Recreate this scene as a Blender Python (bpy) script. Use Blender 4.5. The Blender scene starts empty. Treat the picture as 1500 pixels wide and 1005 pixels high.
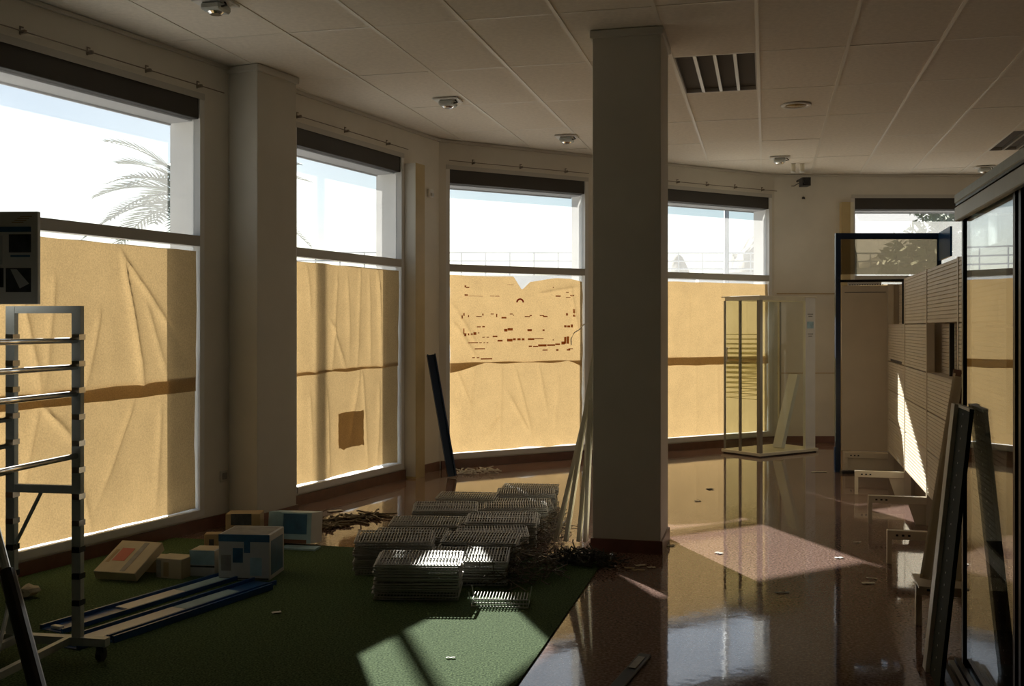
import bpy, bmesh, math, random
from mathutils import Vector, Matrix, noise

random.seed(7)
SC = bpy.context.scene
COL = SC.collection

# ------------------------------------------------------------------ camera
F_PX, HOR, ZC = 1525.0, 480.0, 1.45          # focal length (px), horizon row, eye height
cam_d = bpy.data.cameras.new('camera')
cam_d.sensor_width = 36.0
cam_d.lens = F_PX / 1500.0 * 36.0
cam_d.shift_y = (HOR - 502.5) / 1500.0
cam_d.clip_end = 500
cam = bpy.data.objects.new('camera', cam_d)
cam.location = (0, 0, ZC)
cam.rotation_euler = (math.pi / 2, 0, 0)
COL.objects.link(cam)
SC.camera = cam

# ------------------------------------------------------------------ sky, sun, exposure
SUN_H = Vector((0.268, -0.963))               # horizontal travel of sunlight
SUN_TAN = 0.52
SUN_STRENGTH = 13.0
SKY_STRENGTH = 0.085
w = bpy.data.worlds.new('sky'); SC.world = w; w.use_nodes = True
wn = w.node_tree; wn.nodes.clear()
sky = wn.nodes.new('ShaderNodeTexSky'); sky.sky_type = 'NISHITA'
sky.sun_disc = False
sky.sun_elevation = math.atan(SUN_TAN)
sky.sun_rotation = math.atan2(-SUN_H.x, -SUN_H.y)
sky.dust_density = 0.4
sky.ozone_density = 2.0
bg = wn.nodes.new('ShaderNodeBackground'); bg.inputs['Strength'].default_value = SKY_STRENGTH
wo = wn.nodes.new('ShaderNodeOutputWorld')
wn.links.new(sky.outputs[0], bg.inputs[0]); wn.links.new(bg.outputs[0], wo.inputs[0])

sd = bpy.data.lights.new('sun', 'SUN'); sd.energy = SUN_STRENGTH; sd.angle = math.radians(0.55)
sd.color = (1.0, 0.95, 0.88)
so = bpy.data.objects.new('sun', sd); COL.objects.link(so)
so.location = (-6, 20, 14)
so.rotation_euler = Vector((SUN_H.x, SUN_H.y, -SUN_TAN * SUN_H.length)).to_track_quat('-Z', 'Y').to_euler()

SC.view_settings.view_transform = 'Standard'
SC.view_settings.look = 'None'
SC.view_settings.gamma = 1.0
SC.view_settings.exposure = 0.28
SC.view_settings.use_curve_mapping = False
try:
    SC.cycles.use_denoising = True
    SC.cycles.max_bounces = 12
    SC.cycles.diffuse_bounces = 6
    SC.cycles.transparent_max_bounces = 24
    SC.cycles.sample_clamp_indirect = 6.0
except Exception:
    pass

# ------------------------------------------------------------------ materials
MATS = {}
def mat(name, col, rough=0.6, metal=0.0, var=0.0, nscale=8.0, bump=0.0, bscale=60.0, spec=0.5, col2=None, detail=4.0):
    if name in MATS: return MATS[name]
    m = bpy.data.materials.new(name); m.use_nodes = True
    nt = m.node_tree; b = nt.nodes['Principled BSDF']
    b.inputs['Base Color'].default_value = (*col, 1)
    b.inputs['Roughness'].default_value = rough
    b.inputs['Metallic'].default_value = metal
    b.inputs['Specular IOR Level'].default_value = spec
    tc = nt.nodes.new('ShaderNodeTexCoord')
    if var > 0 or col2 is not None:
        n = nt.nodes.new('ShaderNodeTexNoise'); n.inputs['Scale'].default_value = nscale; n.inputs['Detail'].default_value = detail
        r = nt.nodes.new('ShaderNodeValToRGB')
        if col2 is None:
            a = [max(0, c * (1 - var)) for c in col]; z = [min(1, c * (1 + var)) for c in col]
        else: a, z = col, col2
        r.color_ramp.elements[0].position = 0.3; r.color_ramp.elements[1].position = 0.7
        r.color_ramp.elements[0].color = (*a, 1); r.color_ramp.elements[1].color = (*z, 1)
        nt.links.new(tc.outputs['Object'], n.inputs['Vector'])
        nt.links.new(n.outputs['Fac'], r.inputs['Fac']); nt.links.new(r.outputs[0], b.inputs['Base Color'])
    if bump > 0:
        n2 = nt.nodes.new('ShaderNodeTexNoise'); n2.inputs['Scale'].default_value = bscale; n2.inputs['Detail'].default_value = 3
        bp = nt.nodes.new('ShaderNodeBump'); bp.inputs['Strength'].default_value = bump; bp.inputs['Distance'].default_value = 0.02
        nt.links.new(tc.outputs['Object'], n2.inputs['Vector'])
        nt.links.new(n2.outputs['Fac'], bp.inputs['Height']); nt.links.new(bp.outputs[0], b.inputs['Normal'])
    MATS[name] = m
    return m

def glass_mat(name, tint=(1, 1, 1), dust=0.0, ior=1.5, dustcol=(0.9, 0.9, 0.88), rough=0.0):
    """thin pane: clear transmission, Fresnel reflection and a film of dust that scatters"""
    if name in MATS: return MATS[name]
    m = bpy.data.materials.new(name); m.use_nodes = True
    nt = m.node_tree; nt.nodes.clear()
    o = nt.nodes.new('ShaderNodeOutputMaterial')
    tr = nt.nodes.new('ShaderNodeBsdfTransparent'); tr.inputs[0].default_value = (*tint, 1)
    gl = nt.nodes.new('ShaderNodeBsdfGlossy'); gl.inputs['Roughness'].default_value = rough
    lw = nt.nodes.new('ShaderNodeLayerWeight'); lw.inputs['Blend'].default_value = 0.5
    pw = nt.nodes.new('ShaderNodeMath'); pw.operation = 'POWER'; pw.inputs[1].default_value = 5.0
    fr = nt.nodes.new('ShaderNodeMath'); fr.operation = 'MULTIPLY_ADD'
    f0 = ((ior - 1) / (ior + 1)) ** 2
    fr.inputs[1].default_value = 1 - f0; fr.inputs[2].default_value = f0
    nt.links.new(lw.outputs['Facing'], pw.inputs[0]); nt.links.new(pw.outputs[0], fr.inputs[0])
    mx = nt.nodes.new('ShaderNodeMixShader')
    nt.links.new(fr.outputs[0], mx.inputs[0]); nt.links.new(tr.outputs[0], mx.inputs[1]); nt.links.new(gl.outputs[0], mx.inputs[2])
    last = mx
    if dust > 0:
        tl = nt.nodes.new('ShaderNodeBsdfTranslucent'); tl.inputs[0].default_value = (*dustcol, 1)
        tc = nt.nodes.new('ShaderNodeTexCoord')
        n = nt.nodes.new('ShaderNodeTexNoise'); n.inputs['Scale'].default_value = 2.2; n.inputs['Detail'].default_value = 5
        mr = nt.nodes.new('ShaderNodeMapRange'); mr.inputs[1].default_value = 0.3; mr.inputs[2].default_value = 0.7
        mr.inputs[3].default_value = dust * 0.85; mr.inputs[4].default_value = dust * 1.15
        nt.links.new(tc.outputs['Object'], n.inputs['Vector']); nt.links.new(n.outputs['Fac'], mr.inputs[0])
        m2 = nt.nodes.new('ShaderNodeMixShader')
        nt.links.new(mr.outputs[0], m2.inputs[0]); nt.links.new(mx.outputs[0], m2.inputs[1]); nt.links.new(tl.outputs[0], m2.inputs[2])
        last = m2
    nt.links.new(last.outputs[0], o.inputs[0])
    MATS[name] = m
    return m

def paper_mat(name, trans, refl):
    """brown kraft paper: diffuse on its face, translucent to light from behind"""
    if name in MATS: return MATS[name]
    m = bpy.data.materials.new(name); m.use_nodes = True
    nt = m.node_tree; nt.nodes.clear()
    o = nt.nodes.new('ShaderNodeOutputMaterial')
    tc = nt.nodes.new('ShaderNodeTexCoord')
    def speck(col):
        n = nt.nodes.new('ShaderNodeTexNoise'); n.inputs['Scale'].default_value = 110; n.inputs['Detail'].default_value = 4
        n3 = nt.nodes.new('ShaderNodeTexNoise'); n3.inputs['Scale'].default_value = 5; n3.inputs['Detail'].default_value = 5
        ad = nt.nodes.new('ShaderNodeMath'); ad.operation = 'MULTIPLY_ADD'; ad.inputs[1].default_value = 0.5
        nt.links.new(tc.outputs['Object'], n.inputs['Vector']); nt.links.new(tc.outputs['Object'], n3.inputs['Vector'])
        hf = nt.nodes.new('ShaderNodeMath'); hf.operation = 'MULTIPLY_ADD'; hf.inputs[1].default_value = 0.2; hf.inputs[2].default_value = 0.15
        nt.links.new(n3.outputs['Fac'], hf.inputs[0])
        nt.links.new(n.outputs['Fac'], ad.inputs[0]); nt.links.new(hf.outputs[0], ad.inputs[2])
        r = nt.nodes.new('ShaderNodeValToRGB')
        r.color_ramp.elements[0].position = 0.36; r.color_ramp.elements[1].position = 0.64
        r.color_ramp.elements[0].color = (*[c * 0.8 for c in col], 1); r.color_ramp.elements[1].color = (*[min(1, c * 1.2) for c in col], 1)
        nt.links.new(ad.outputs[0], r.inputs[0])
        return r
    df = nt.nodes.new('ShaderNodeBsdfDiffuse'); tl = nt.nodes.new('ShaderNodeBsdfTranslucent')
    a = nt.nodes.new('ShaderNodeAddShader')
    nt.links.new(speck(refl).outputs[0], df.inputs[0]); nt.links.new(speck(trans).outputs[0], tl.inputs[0])
    nt.links.new(df.outputs[0], a.inputs[0]); nt.links.new(tl.outputs[0], a.inputs[1])
    nt.links.new(a.outputs[0], o.inputs[0])
    MATS[name] = m
    return m

M_WALL = mat('painted_plaster', (0.68, 0.64, 0.56), 0.75, var=0.05, nscale=3, bump=0.05, bscale=40)
M_EXT = mat('outer_render', (0.78, 0.76, 0.73), 0.8, var=0.05, nscale=4)
M_COLUMN = mat('cream_gloss_paint', (0.58, 0.55, 0.48), 0.55, var=0.04, nscale=3)
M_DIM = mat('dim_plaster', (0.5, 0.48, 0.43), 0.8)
M_TILE = mat('mineral_tile', (0.76, 0.70, 0.61), 0.9, var=0.06, nscale=30, bump=0.15, bscale=180)
M_TBAR = mat('grid_bar_white', (0.74, 0.69, 0.6), 0.45)
M_GAP = mat('ceiling_void', (0.1, 0.09, 0.08), 0.9)
M_BASE = mat('brown_skirting', (0.16, 0.07, 0.045), 0.35, var=0.15, nscale=12)
M_FRAME = mat('white_aluminium', (0.72, 0.71, 0.69), 0.4)
M_FRAMED = mat('grey_aluminium', (0.5, 0.48, 0.44), 0.45)
M_SHUT = mat('shaded_shutter_box', (0.055, 0.05, 0.046), 0.6)  # box front unlit from outside: its shade is put into this near-black
M_SOFF = mat('lit_soffit_grey', (0.3, 0.3, 0.31), 0.7)  # lighter than the box: light from the outside ground is put into the colour
M_RAILB = mat('brown_rail', (0.2, 0.16, 0.12), 0.6)
M_GLASS = glass_mat('dusty_window_glass', (0.95, 0.97, 0.97), dust=0.085)
M_CLEAR = glass_mat('clear_glass', (0.94, 0.96, 0.93), ior=1.5)
M_CASEGL = glass_mat('display_glass', (0.85, 0.88, 0.88), ior=1.75)
M_SMOKE = glass_mat('smoky_acrylic', (0.5, 0.46, 0.38), dust=0.03, dustcol=(0.4, 0.35, 0.25))
M_PAPER = paper_mat('kraft_paper', (0.170, 0.115, 0.053), (0.36, 0.28, 0.17))
M_PRINT = glass_mat('brown_ink_film', (0.50, 0.29, 0.17), ior=1.02)
M_REDINK = glass_mat('red_ink_film', (0.45, 0.17, 0.13), ior=1.02)
M_WOODB = mat('beige_boxing', (0.5, 0.39, 0.2), 0.5, var=0.08, nscale=5)
M_BLUE = mat('blue_enamel', (0.012, 0.075, 0.26), 0.35, var=0.1)
M_BLUED = mat('dark_blue_enamel', (0.01, 0.03, 0.08), 0.35)
M_BEIGE = mat('beige_steel', (0.74, 0.65, 0.49), 0.42, var=0.04, nscale=6)
M_BEIGED = mat('beige_panel', (0.66, 0.57, 0.43), 0.5, var=0.05, nscale=3)
M_WHITE = mat('white_laminate', (0.74, 0.73, 0.7), 0.4, var=0.03)
M_CREAM = mat('cream_profile', (0.76, 0.72, 0.58), 0.4, var=0.06, nscale=9)
M_CHROME = mat('chrome', (0.85, 0.85, 0.84), 0.14, metal=1.0)
M_ALU = mat('brushed_aluminium', (0.50, 0.53, 0.52), 0.45, metal=0.25, var=0.06, nscale=30)
M_WIRE = mat('grey_wire', (0.42, 0.41, 0.37), 0.5, metal=0.3, var=0.15, nscale=14)
M_BLACK = mat('black_plastic', (0.015, 0.015, 0.017), 0.45)
M_DARKMET = mat('black_metal_frame', (0.02, 0.021, 0.023), 0.35, metal=0.3)
M_CARD = mat('tan_cardboard', (0.42, 0.31, 0.17), 0.8, var=0.1, nscale=10)
M_CARDL = mat('pale_carton', (0.54, 0.47, 0.33), 0.7, var=0.08, nscale=10)
M_CBLUE = mat('printed_blue', (0.04, 0.13, 0.24), 0.45, var=0.25, nscale=16)
M_CLBLUE = mat('printed_light_blue', (0.33, 0.5, 0.58), 0.45, var=0.2, nscale=12)
M_CWHITE = mat('carton_white', (0.52, 0.53, 0.53), 0.35, var=0.06, nscale=9)
M_CRED = mat('printed_red', (0.5, 0.12, 0.08), 0.6)
M_DGREY = mat('printed_dark_grey', (0.05, 0.055, 0.06), 0.6, var=0.5, nscale=25)
M_MGREY = mat('printed_mid_grey', (0.3, 0.29, 0.27), 0.6, var=0.2, nscale=20)
M_LITTER = mat('scrap_paper', (0.8, 0.78, 0.72), 0.8, var=0.05)
M_GREENP = mat('dark_green_panel', (0.014, 0.024, 0.013), 0.85, var=0.1, nscale=6)
M_GREYEDGE = mat('grey_edge', (0.8, 0.76, 0.68), 0.5)
M_AMBER = mat('amber_reflector', (0.55, 0.36, 0.12), 0.25, metal=0.5)
M_REFL = mat('louvre_reflector', (0.34, 0.32, 0.29), 0.35, metal=0.6)
M_TROFF = mat('louvre_inside', (0.42, 0.39, 0.35), 0.5)
M_HOOK = mat('rusty_hooks', (0.15, 0.12, 0.08), 0.5, metal=0.4, var=0.3, nscale=30)
M_DEBRIS = mat('dark_clump', (0.05, 0.05, 0.038), 0.7, var=0.4, nscale=30)
M_PALM = mat('palm_leaf', (0.10, 0.15, 0.07), 0.6, var=0.25, nscale=3)
M_TRUNK = mat('palm_trunk', (0.2, 0.15, 0.1), 0.9, var=0.3, nscale=12)
M_LEAF = mat('tree_leaf', (0.12, 0.17, 0.06), 0.6, var=0.35, nscale=2)
M_ROCK = mat('stony_bank', (0.10, 0.09, 0.06), 0.9, col2=(0.30, 0.27, 0.2), nscale=3.0, bump=0.4, bscale=6)
M_CONC = mat('pale_concrete', (0.55, 0.53, 0.5), 0.85, var=0.08, nscale=2)
M_PAVE = mat('pavement', (0.42, 0.4, 0.37), 0.9, var=0.1, nscale=1)
M_RAIL = mat('galvanised_rail', (0.4, 0.42, 0.44), 0.5, metal=0.3)
M_BLDG = mat('grey_block_wall', (0.5, 0.49, 0.5), 0.8, var=0.05)
M_PANE = mat('dark_pane', (0.12, 0.14, 0.18), 0.1)

def floor_mat():
    m = bpy.data.materials.new('polished_terrazzo'); m.use_nodes = True
    nt = m.node_tree; b = nt.nodes['Principled BSDF']
    tc = nt.nodes.new('ShaderNodeTexCoord')
    n = nt.nodes.new('ShaderNodeTexNoise'); n.inputs['Scale'].default_value = 70; n.inputs['Detail'].default_value = 5
    r = nt.nodes.new('ShaderNodeValToRGB')
    r.color_ramp.elements[0].position = 0.33; r.color_ramp.elements[1].position = 0.68
    r.color_ramp.elements[0].color = (0.12, 0.065, 0.05, 1); r.color_ramp.elements[1].color = (0.33, 0.225, 0.19, 1)
    n2 = nt.nodes.new('ShaderNodeTexNoise'); n2.inputs['Scale'].default_value = 2.2; n2.inputs['Detail'].default_value = 6
    mr = nt.nodes.new('ShaderNodeMapRange'); mr.inputs[1].default_value = 0.3; mr.inputs[2].default_value = 0.75
    mr.inputs[3].default_value = 0.025; mr.inputs[4].default_value = 0.09
    n3 = nt.nodes.new('ShaderNodeTexNoise'); n3.inputs['Scale'].default_value = 14; n3.inputs['Detail'].default_value = 2
    bp = nt.nodes.new('ShaderNodeBump'); bp.inputs['Strength'].default_value = 0.012; bp.inputs['Distance'].default_value = 0.02
    for a in (n, n2, n3): nt.links.new(tc.outputs['Object'], a.inputs['Vector'])
    nt.links.new(n.outputs['Fac'], r.inputs[0]); nt.links.new(r.outputs[0], b.inputs['Base Color'])
    nt.links.new(n2.outputs['Fac'], mr.inputs[0]); nt.links.new(mr.outputs[0], b.inputs['Roughness'])
    nt.links.new(n3.outputs['Fac'], bp.inputs['Height']); nt.links.new(bp.outputs[0], b.inputs['Normal'])
    b.inputs['Specular IOR Level'].default_value = 0.55
    return m
M_FLOOR = floor_mat()

def carpet_mat():
    m = bpy.data.materials.new('artificial_grass'); m.use_nodes = True
    nt = m.node_tree; b = nt.nodes['Principled BSDF']
    tc = nt.nodes.new('ShaderNodeTexCoord')
    n = nt.nodes.new('ShaderNodeTexNoise'); n.inputs['Scale'].default_value = 110; n.inputs['Detail'].default_value = 5
    r = nt.nodes.new('ShaderNodeValToRGB')
    r.color_ramp.elements[0].position = 0.32; r.color_ramp.elements[1].position = 0.72
    r.color_ramp.elements[0].color = (0.016, 0.038, 0.012, 1); r.color_ramp.elements[1].color = (0.15, 0.215, 0.10, 1)
    bp = nt.nodes.new('ShaderNodeBump'); bp.inputs['Strength'].default_value = 0.5; bp.inputs['Distance'].default_value = 0.02
    nt.links.new(tc.outputs['Object'], n.inputs['Vector'])
    nt.links.new(n.outputs['Fac'], r.inputs[0]); nt.links.new(r.outputs[0], b.inputs['Base Color'])
    nt.links.new(n.outputs['Fac'], bp.inputs['Height']); nt.links.new(bp.outputs[0], b.inputs['Normal'])
    b.inputs['Roughness'].default_value = 0.95; b.inputs['Specular IOR Level'].default_value = 0.1
    return m
M_CARPET = carpet_mat()

# ------------------------------------------------------------------ mesh helpers
class Frame:
    """a local frame on the plan: x along u, y along v, z up"""
    def __init__(s, o, ang=None, u=None):
        s.o = Vector((o[0], o[1], o[2] if len(o) > 2 else 0))
        if u is None: u = (math.cos(ang), math.sin(ang))
        l = math.hypot(*u); s.u = Vector((u[0] / l, u[1] / l, 0)); s.v = Vector((-s.u.y, s.u.x, 0))
    def __call__(s, x, y, z=0.0): return s.o + s.u * x + s.v * y + Vector((0, 0, z))
WORLD = Frame((0, 0, 0), 0)

class MB:
    def __init__(s, fr=None):
        s.vs, s.fs, s.fr = [], [], fr or WORLD
    def add(s, pts, faces, local=True):
        k = len(s.vs)
        for p in pts: s.vs.append(s.fr(*p) if local else Vector(p))
        for f in faces: s.fs.append([i + k for i in f])
        return s
    def box(s, x0, x1, y0, y1, z0, z1, bev=0.0):
        if bev > 0:
            b = bev
            s.vs_box_bev(x0, x1, y0, y1, z0, z1, b); return s
        p = [(x, y, z) for x in (x0, x1) for y in (y0, y1) for z in (z0, z1)]
        f = [(0, 1, 3, 2), (4, 6, 7, 5), (0, 4, 5, 1), (2, 3, 7, 6), (0, 2, 6, 4), (1, 5, 7, 3)]
        return s.add(p, f)
    def vs_box_bev(s, x0, x1, y0, y1, z0, z1, b):
        bm = bmesh.new(); bmesh.ops.create_cube(bm, size=1)
        for v in bm.verts:
            v.co = Vector(((x0 + x1) / 2 + v.co.x * (x1 - x0), (y0 + y1) / 2 + v.co.y * (y1 - y0), (z0 + z1) / 2 + v.co.z * (z1 - z0)))
        bmesh.ops.bevel(bm, geom=list(bm.edges), offset=b, segments=1, affect='EDGES')
        bm.verts.index_update()
        s.add([tuple(v.co) for v in bm.verts], [[v.index for v in f.verts] for f in bm.faces]); bm.free()
    def obox(s, c, ax, ay, az, sx, sy, sz):
        """oriented box: centre, unit axes, sizes (world)"""
        c, ax, ay, az = map(Vector, (c, ax, ay, az))
        p = [c + ax * (i * sx / 2) + ay * (j * sy / 2) + az * (k * sz / 2) for i in (-1, 1) for j in (-1, 1) for k in (-1, 1)]
        return s.add(p, [(0, 1, 3, 2), (4, 6, 7, 5), (0, 4, 5, 1), (2, 3, 7, 6), (0, 2, 6, 4), (1, 5, 7, 3)], False)
    def tube(s, pts, r, n=6, local=True, cap=True):
        pts = [s.fr(*p) if local else Vector(p) for p in pts]
        k = len(s.vs); m = len(pts)
        rr = r if isinstance(r, (list, tuple)) else [r] * m
        up = None
        for i, p in enumerate(pts):
            a = pts[max(0, i - 1)]; b = pts[min(m - 1, i + 1)]
            d = (b - a).normalized()
            ref = Vector((0, 0, 1)) if abs(d.z) < 0.9 else Vector((1, 0, 0))
            x = d.cross(ref).normalized(); y = d.cross(x)
            for j in range(n):
                t = 2 * math.pi * (j + 0.5) / n
                s.vs.append(p + (x * math.cos(t) + y * math.sin(t)) * rr[i])
        for i in range(m - 1):
            for j in range(n):
                s.fs.append([k + i * n + j, k + i * n + (j + 1) % n, k + (i + 1) * n + (j + 1) % n, k + (i + 1) * n + j])
        if cap:
            s.fs.append([k + j for j in range(n)][::-1]); s.fs.append([k + (m - 1) * n + j for j in range(n)])
        return s
    def lathe(s, c, prof, n=20):
        """profile [(r, z)] about a vertical axis at c (world)"""
        c = Vector(c); k = len(s.vs); m = len(prof)
        for r, z in prof:
            for j in range(n):
                t = 2 * math.pi * j / n
                s.vs.append(c + Vector((r * math.cos(t), r * math.sin(t), z)))
        for i in range(m - 1):
            for j in range(n):
                s.fs.append([k + i * n + j, k + i * n + (j + 1) % n, k + (i + 1) * n + (j + 1) % n, k + (i + 1) * n + j])
        s.fs.append([k + j for j in range(n)][::-1]); s.fs.append([k + (m - 1) * n + j for j in range(n)])
        return s
    def prism(s, poly, z0, z1, local=True):
        n = len(poly)
        p = [(x, y, z0) for x, y in poly] + [(x, y, z1) for x, y in poly]
        f = [list(range(n))[::-1], list(range(n, 2 * n))] + [(i, (i + 1) % n, n + (i + 1) % n, n + i) for i in range(n)]
        return s.add(p, f, local)
    def mesh(s, name, material, origin=Vector((0, 0, 0)), smooth=False):
        me = bpy.data.meshes.new(name)
        me.from_pydata([tuple(v - origin) for v in s.vs], [], s.fs)
        bm = bmesh.new(); bm.from_mesh(me); bmesh.ops.recalc_face_normals(bm, faces=bm.faces); bm.to_mesh(me); bm.free()
        me.materials.append(material)
        if smooth:
            for p in me.polygons: p.use_smooth = True
        return me
    def build(s, name, material, parent=None, smooth=False, origin=None):
        if parent is not None:
            org = root_loc(parent)
            o = bpy.data.objects.new(name, s.mesh(name, material, org, smooth)); COL.objects.link(o); o.parent = parent
        else:
            if origin is None:
                xs = [v.x for v in s.vs]; ys = [v.y for v in s.vs]; zs = [v.z for v in s.vs]
                origin = Vector(((min(xs) + max(xs)) / 2, (min(ys) + max(ys)) / 2, min(zs)))
            o = bpy.data.objects.new(name, s.mesh(name, material, Vector(origin), smooth)); COL.objects.link(o); o.location = origin
        return o
def root_loc(o):
    l = Vector((0, 0, 0))
    while o is not None:
        l += o.location; o = o.parent
    return l
def tag(o, label=None, cat=None, group=None, kind=None):
    if label: o['label'] = label
    if cat: o['category'] = cat
    if group: o['group'] = group
    if kind: o['kind'] = kind
    return o
def thing(name, label, cat, loc, group=None, kind=None, rotz=0.0):
    o = bpy.data.objects.new(name, None); COL.objects.link(o)
    o.location = loc; o.rotation_euler = (0, 0, rotz); o.empty_display_size = 0.1
    return tag(o, label, cat, group, kind)
def dup(root, loc, rot=None, label=None, group=None):
    r = root.copy(); COL.objects.link(r); r.location = loc
    if rot is not None: r.rotation_euler = rot
    if label: r['label'] = label
    if group: r['group'] = group
    for ch in list(root.children):
        c = ch.copy(); COL.objects.link(c); c.parent = r
        for g in ch.children:
            d = g.copy(); COL.objects.link(d); d.parent = c
    return r
# where a sight line meets the floor, the ceiling or an upright plane: used only to read sizes off the photograph
def onfloor(px, py, z=0.0):
    Y = (ZC - z) * F_PX / (py - HOR); return Vector(((px - 750) / F_PX * Y, Y, z))
def at(px, py, Y): return Vector(((px - 750) / F_PX * Y, Y, ZC + (HOR - py) / F_PX * Y))
def onwall(fr, px, py, off=0.0):
    d = Vector(((px - 750) / F_PX, 1, (HOR - py) / F_PX)); o = Vector((0, 0, ZC))
    p0 = fr(0, off, 0); t = (p0 - o).dot(fr.v) / d.dot(fr.v); h = o + d * t
    return (h - fr.o).dot(fr.u), h.z

# ------------------------------------------------------------------ plan of the room
ZCEIL = 3.38
K = Vector((-0.747, 10.65)); Mc = Vector((3.30, 13.10)); FR = Vector((6.95, 13.10))
LD = Vector((0.417, 0.909)).normalized()
BL = Vector((K.x - LD.x * 15.0, K.y - LD.y * 15.0)); BR = Vector((FR.x - 0.244 * 16.1, -3.0))
BL = Vector((K.x + LD.x * (-3.0 - K.y) / LD.y, -3.0))
G = Vector((0.2371, 0.9715)); Cc = Vector((0.9715, -0.2371))      # ceiling grid axes
ROOM = [BL, BR, FR, Mc, K]
# wall frames: x runs so that +y points OUT of the room
F_LEFT = Frame((K.x, K.y), u=(LD.x, LD.y))          # x<0 toward the camera; +y outward
bay = (Mc - K).normalized()
F_BAY = Frame((K.x, K.y), u=(bay.x, bay.y))
F_FAR = Frame((Mc.x, Mc.y), u=(1, 0))
TH = 0.30          # wall thickness (out from the inner face)
ZS, ZT, ZB0, ZB1 = 0.10, 2.03, 2.94, 3.09

def wall(name, fr, x0, x1, openings, label):
    m = MB(fr)
    xs = [x0]
    for a, b in openings: xs += [a, b]
    xs.append(x1)
    for i in range(0, len(xs), 2): m.box(xs[i], xs[i + 1], 0, TH, 0, ZCEIL + 0.25)
    for a, b in openings:
        m.box(a, b, 0, TH, 0, ZS); m.box(a, b, 0, TH, ZB1, ZCEIL + 0.25)
    o = m.build(name, M_WALL)
    return tag(o, label, 'wall', kind='structure')

W1, W2, W0 = (-5.26, -3.50), (-2.45, -0.70), (-8.3, -6.5)
W3, W4 = (0.08, 1.87), (2.90, 4.69)
W5 = (0.97, 2.85)
BAYLEN = (Mc - K).length
wall('wall_left', F_LEFT, -15.2, 0.02, [W1, W2], 'long cream left wall with tall shop windows')
wall('wall_bay', F_BAY, 0.0, BAYLEN + 0.0, [W3, W4], 'cream angled bay wall with two papered windows')
wall('wall_far', F_FAR, 0.0, FR.x - Mc.x + 0.3, [W5], 'cream far wall with one window behind the blue frame')
# joint lines on the far wall's lining
mm = MB(F_FAR).box(0.03, 0.82, -0.006, 0.0, 0.872, 0.884).box(0.03, 0.82, -0.008, 0.0, 1.87, 1.885)
tag(mm.build('trim_1', M_CARD), 'thin horizontal joint strips on the far wall', 'trim', kind='structure')
m = MB(); d = Vector((FR.x - BR.x, FR.y - BR.y)); fr = Frame((BR.x, BR.y), u=(d.x, d.y))
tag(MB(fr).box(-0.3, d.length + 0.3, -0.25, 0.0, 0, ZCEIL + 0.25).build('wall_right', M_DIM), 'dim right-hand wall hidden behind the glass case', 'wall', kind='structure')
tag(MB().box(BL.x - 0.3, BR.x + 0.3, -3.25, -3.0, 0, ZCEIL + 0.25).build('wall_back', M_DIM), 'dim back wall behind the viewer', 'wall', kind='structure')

# floor
m = MB(); m.prism([(p.x, p.y) for p in (BL + Vector((-.4, -.3)), BR + Vector((.4, -.3)), FR + Vector((.4, .1)), Mc + Vector((0, .1)), K + Vector((-.1, .1)))], -0.12, 0.0)
tag(m.build('floor', M_FLOOR, origin=(0, 0, 0)), 'polished red-brown terrazzo floor reflecting the windows', 'floor', kind='structure')

# baseboards
def baseboard(name, fr, x0, x1, label, y=-0.018):
    tag(MB(fr).box(x0, x1, y, -0.0005, 0, 0.085).build(name, M_BASE), label, 'baseboard', kind='structure')
baseboard('baseboard_left', F_LEFT, -15, -0.02, 'dark brown skirting under the left windows')
baseboard('baseboard_bay', F_BAY, 0.02, BAYLEN - 0.01, 'dark brown skirting under the bay windows')
baseboard('baseboard_far', F_FAR, 0.01, 3.6, 'dark brown skirting along the far wall')

# ceiling: slab, mineral tiles, grid bars
def clip(poly, a, b):      # keep the left side of a->b
    out = []
    def side(p): return (b.x - a.x) * (p.y - a.y) - (b.y - a.y) * (p.x - a.x)
    for i in range(len(poly)):
        p, q = poly[i], poly[(i + 1) % len(poly)]
        sp, sq = side(p), side(q)
        if sp >= 0: out.append(p)
        if (sp > 0 and sq < 0) or (sp < 0 and sq > 0): out.append(p + (q - p) * (sp / (sp - sq)))
    return out
def clip_room(poly):
    for i in range(len(ROOM)):
        if len(poly) < 3: return []
        poly = clip(poly, ROOM[i], ROOM[(i + 1) % len(ROOM)])
    return poly
m = MB(); m.prism([(p.x, p.y) for p in ROOM], ZCEIL + 0.03, ZCEIL + 0.2)
ceiling = tag(m.build('ceiling', M_GAP, origin=(0, 0, ZCEIL)), 'suspended ceiling of pale rectangular mineral tiles', 'ceiling', kind='structure')
m = MB(); pl = clip([p.copy() for p in ROOM], Vector((30, 3.4)), Vector((-30, 3.4)))
tag(m.prism([(p.x, p.y) for p in pl], ZCEIL, ZCEIL + 0.03).build('ceiling_field', M_TILE, ceiling), kind='stuff')
GO = Vector((1.72, 7.285)); TW, TL = 0.6, 1.2
def gp(i, j): return GO + Cc * (i * TW) + G * (j * TL)
PIL = Frame((0.523, 6.76), u=(Cc.x, Cc.y)); PW, PD = 0.441, 0.50
TROFF = {(-1, 0), (4, 3)}
full = None
rim = clip([p.copy() for p in ROOM], Vector((-30, 3.4)), Vector((30, 3.4)))
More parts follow.
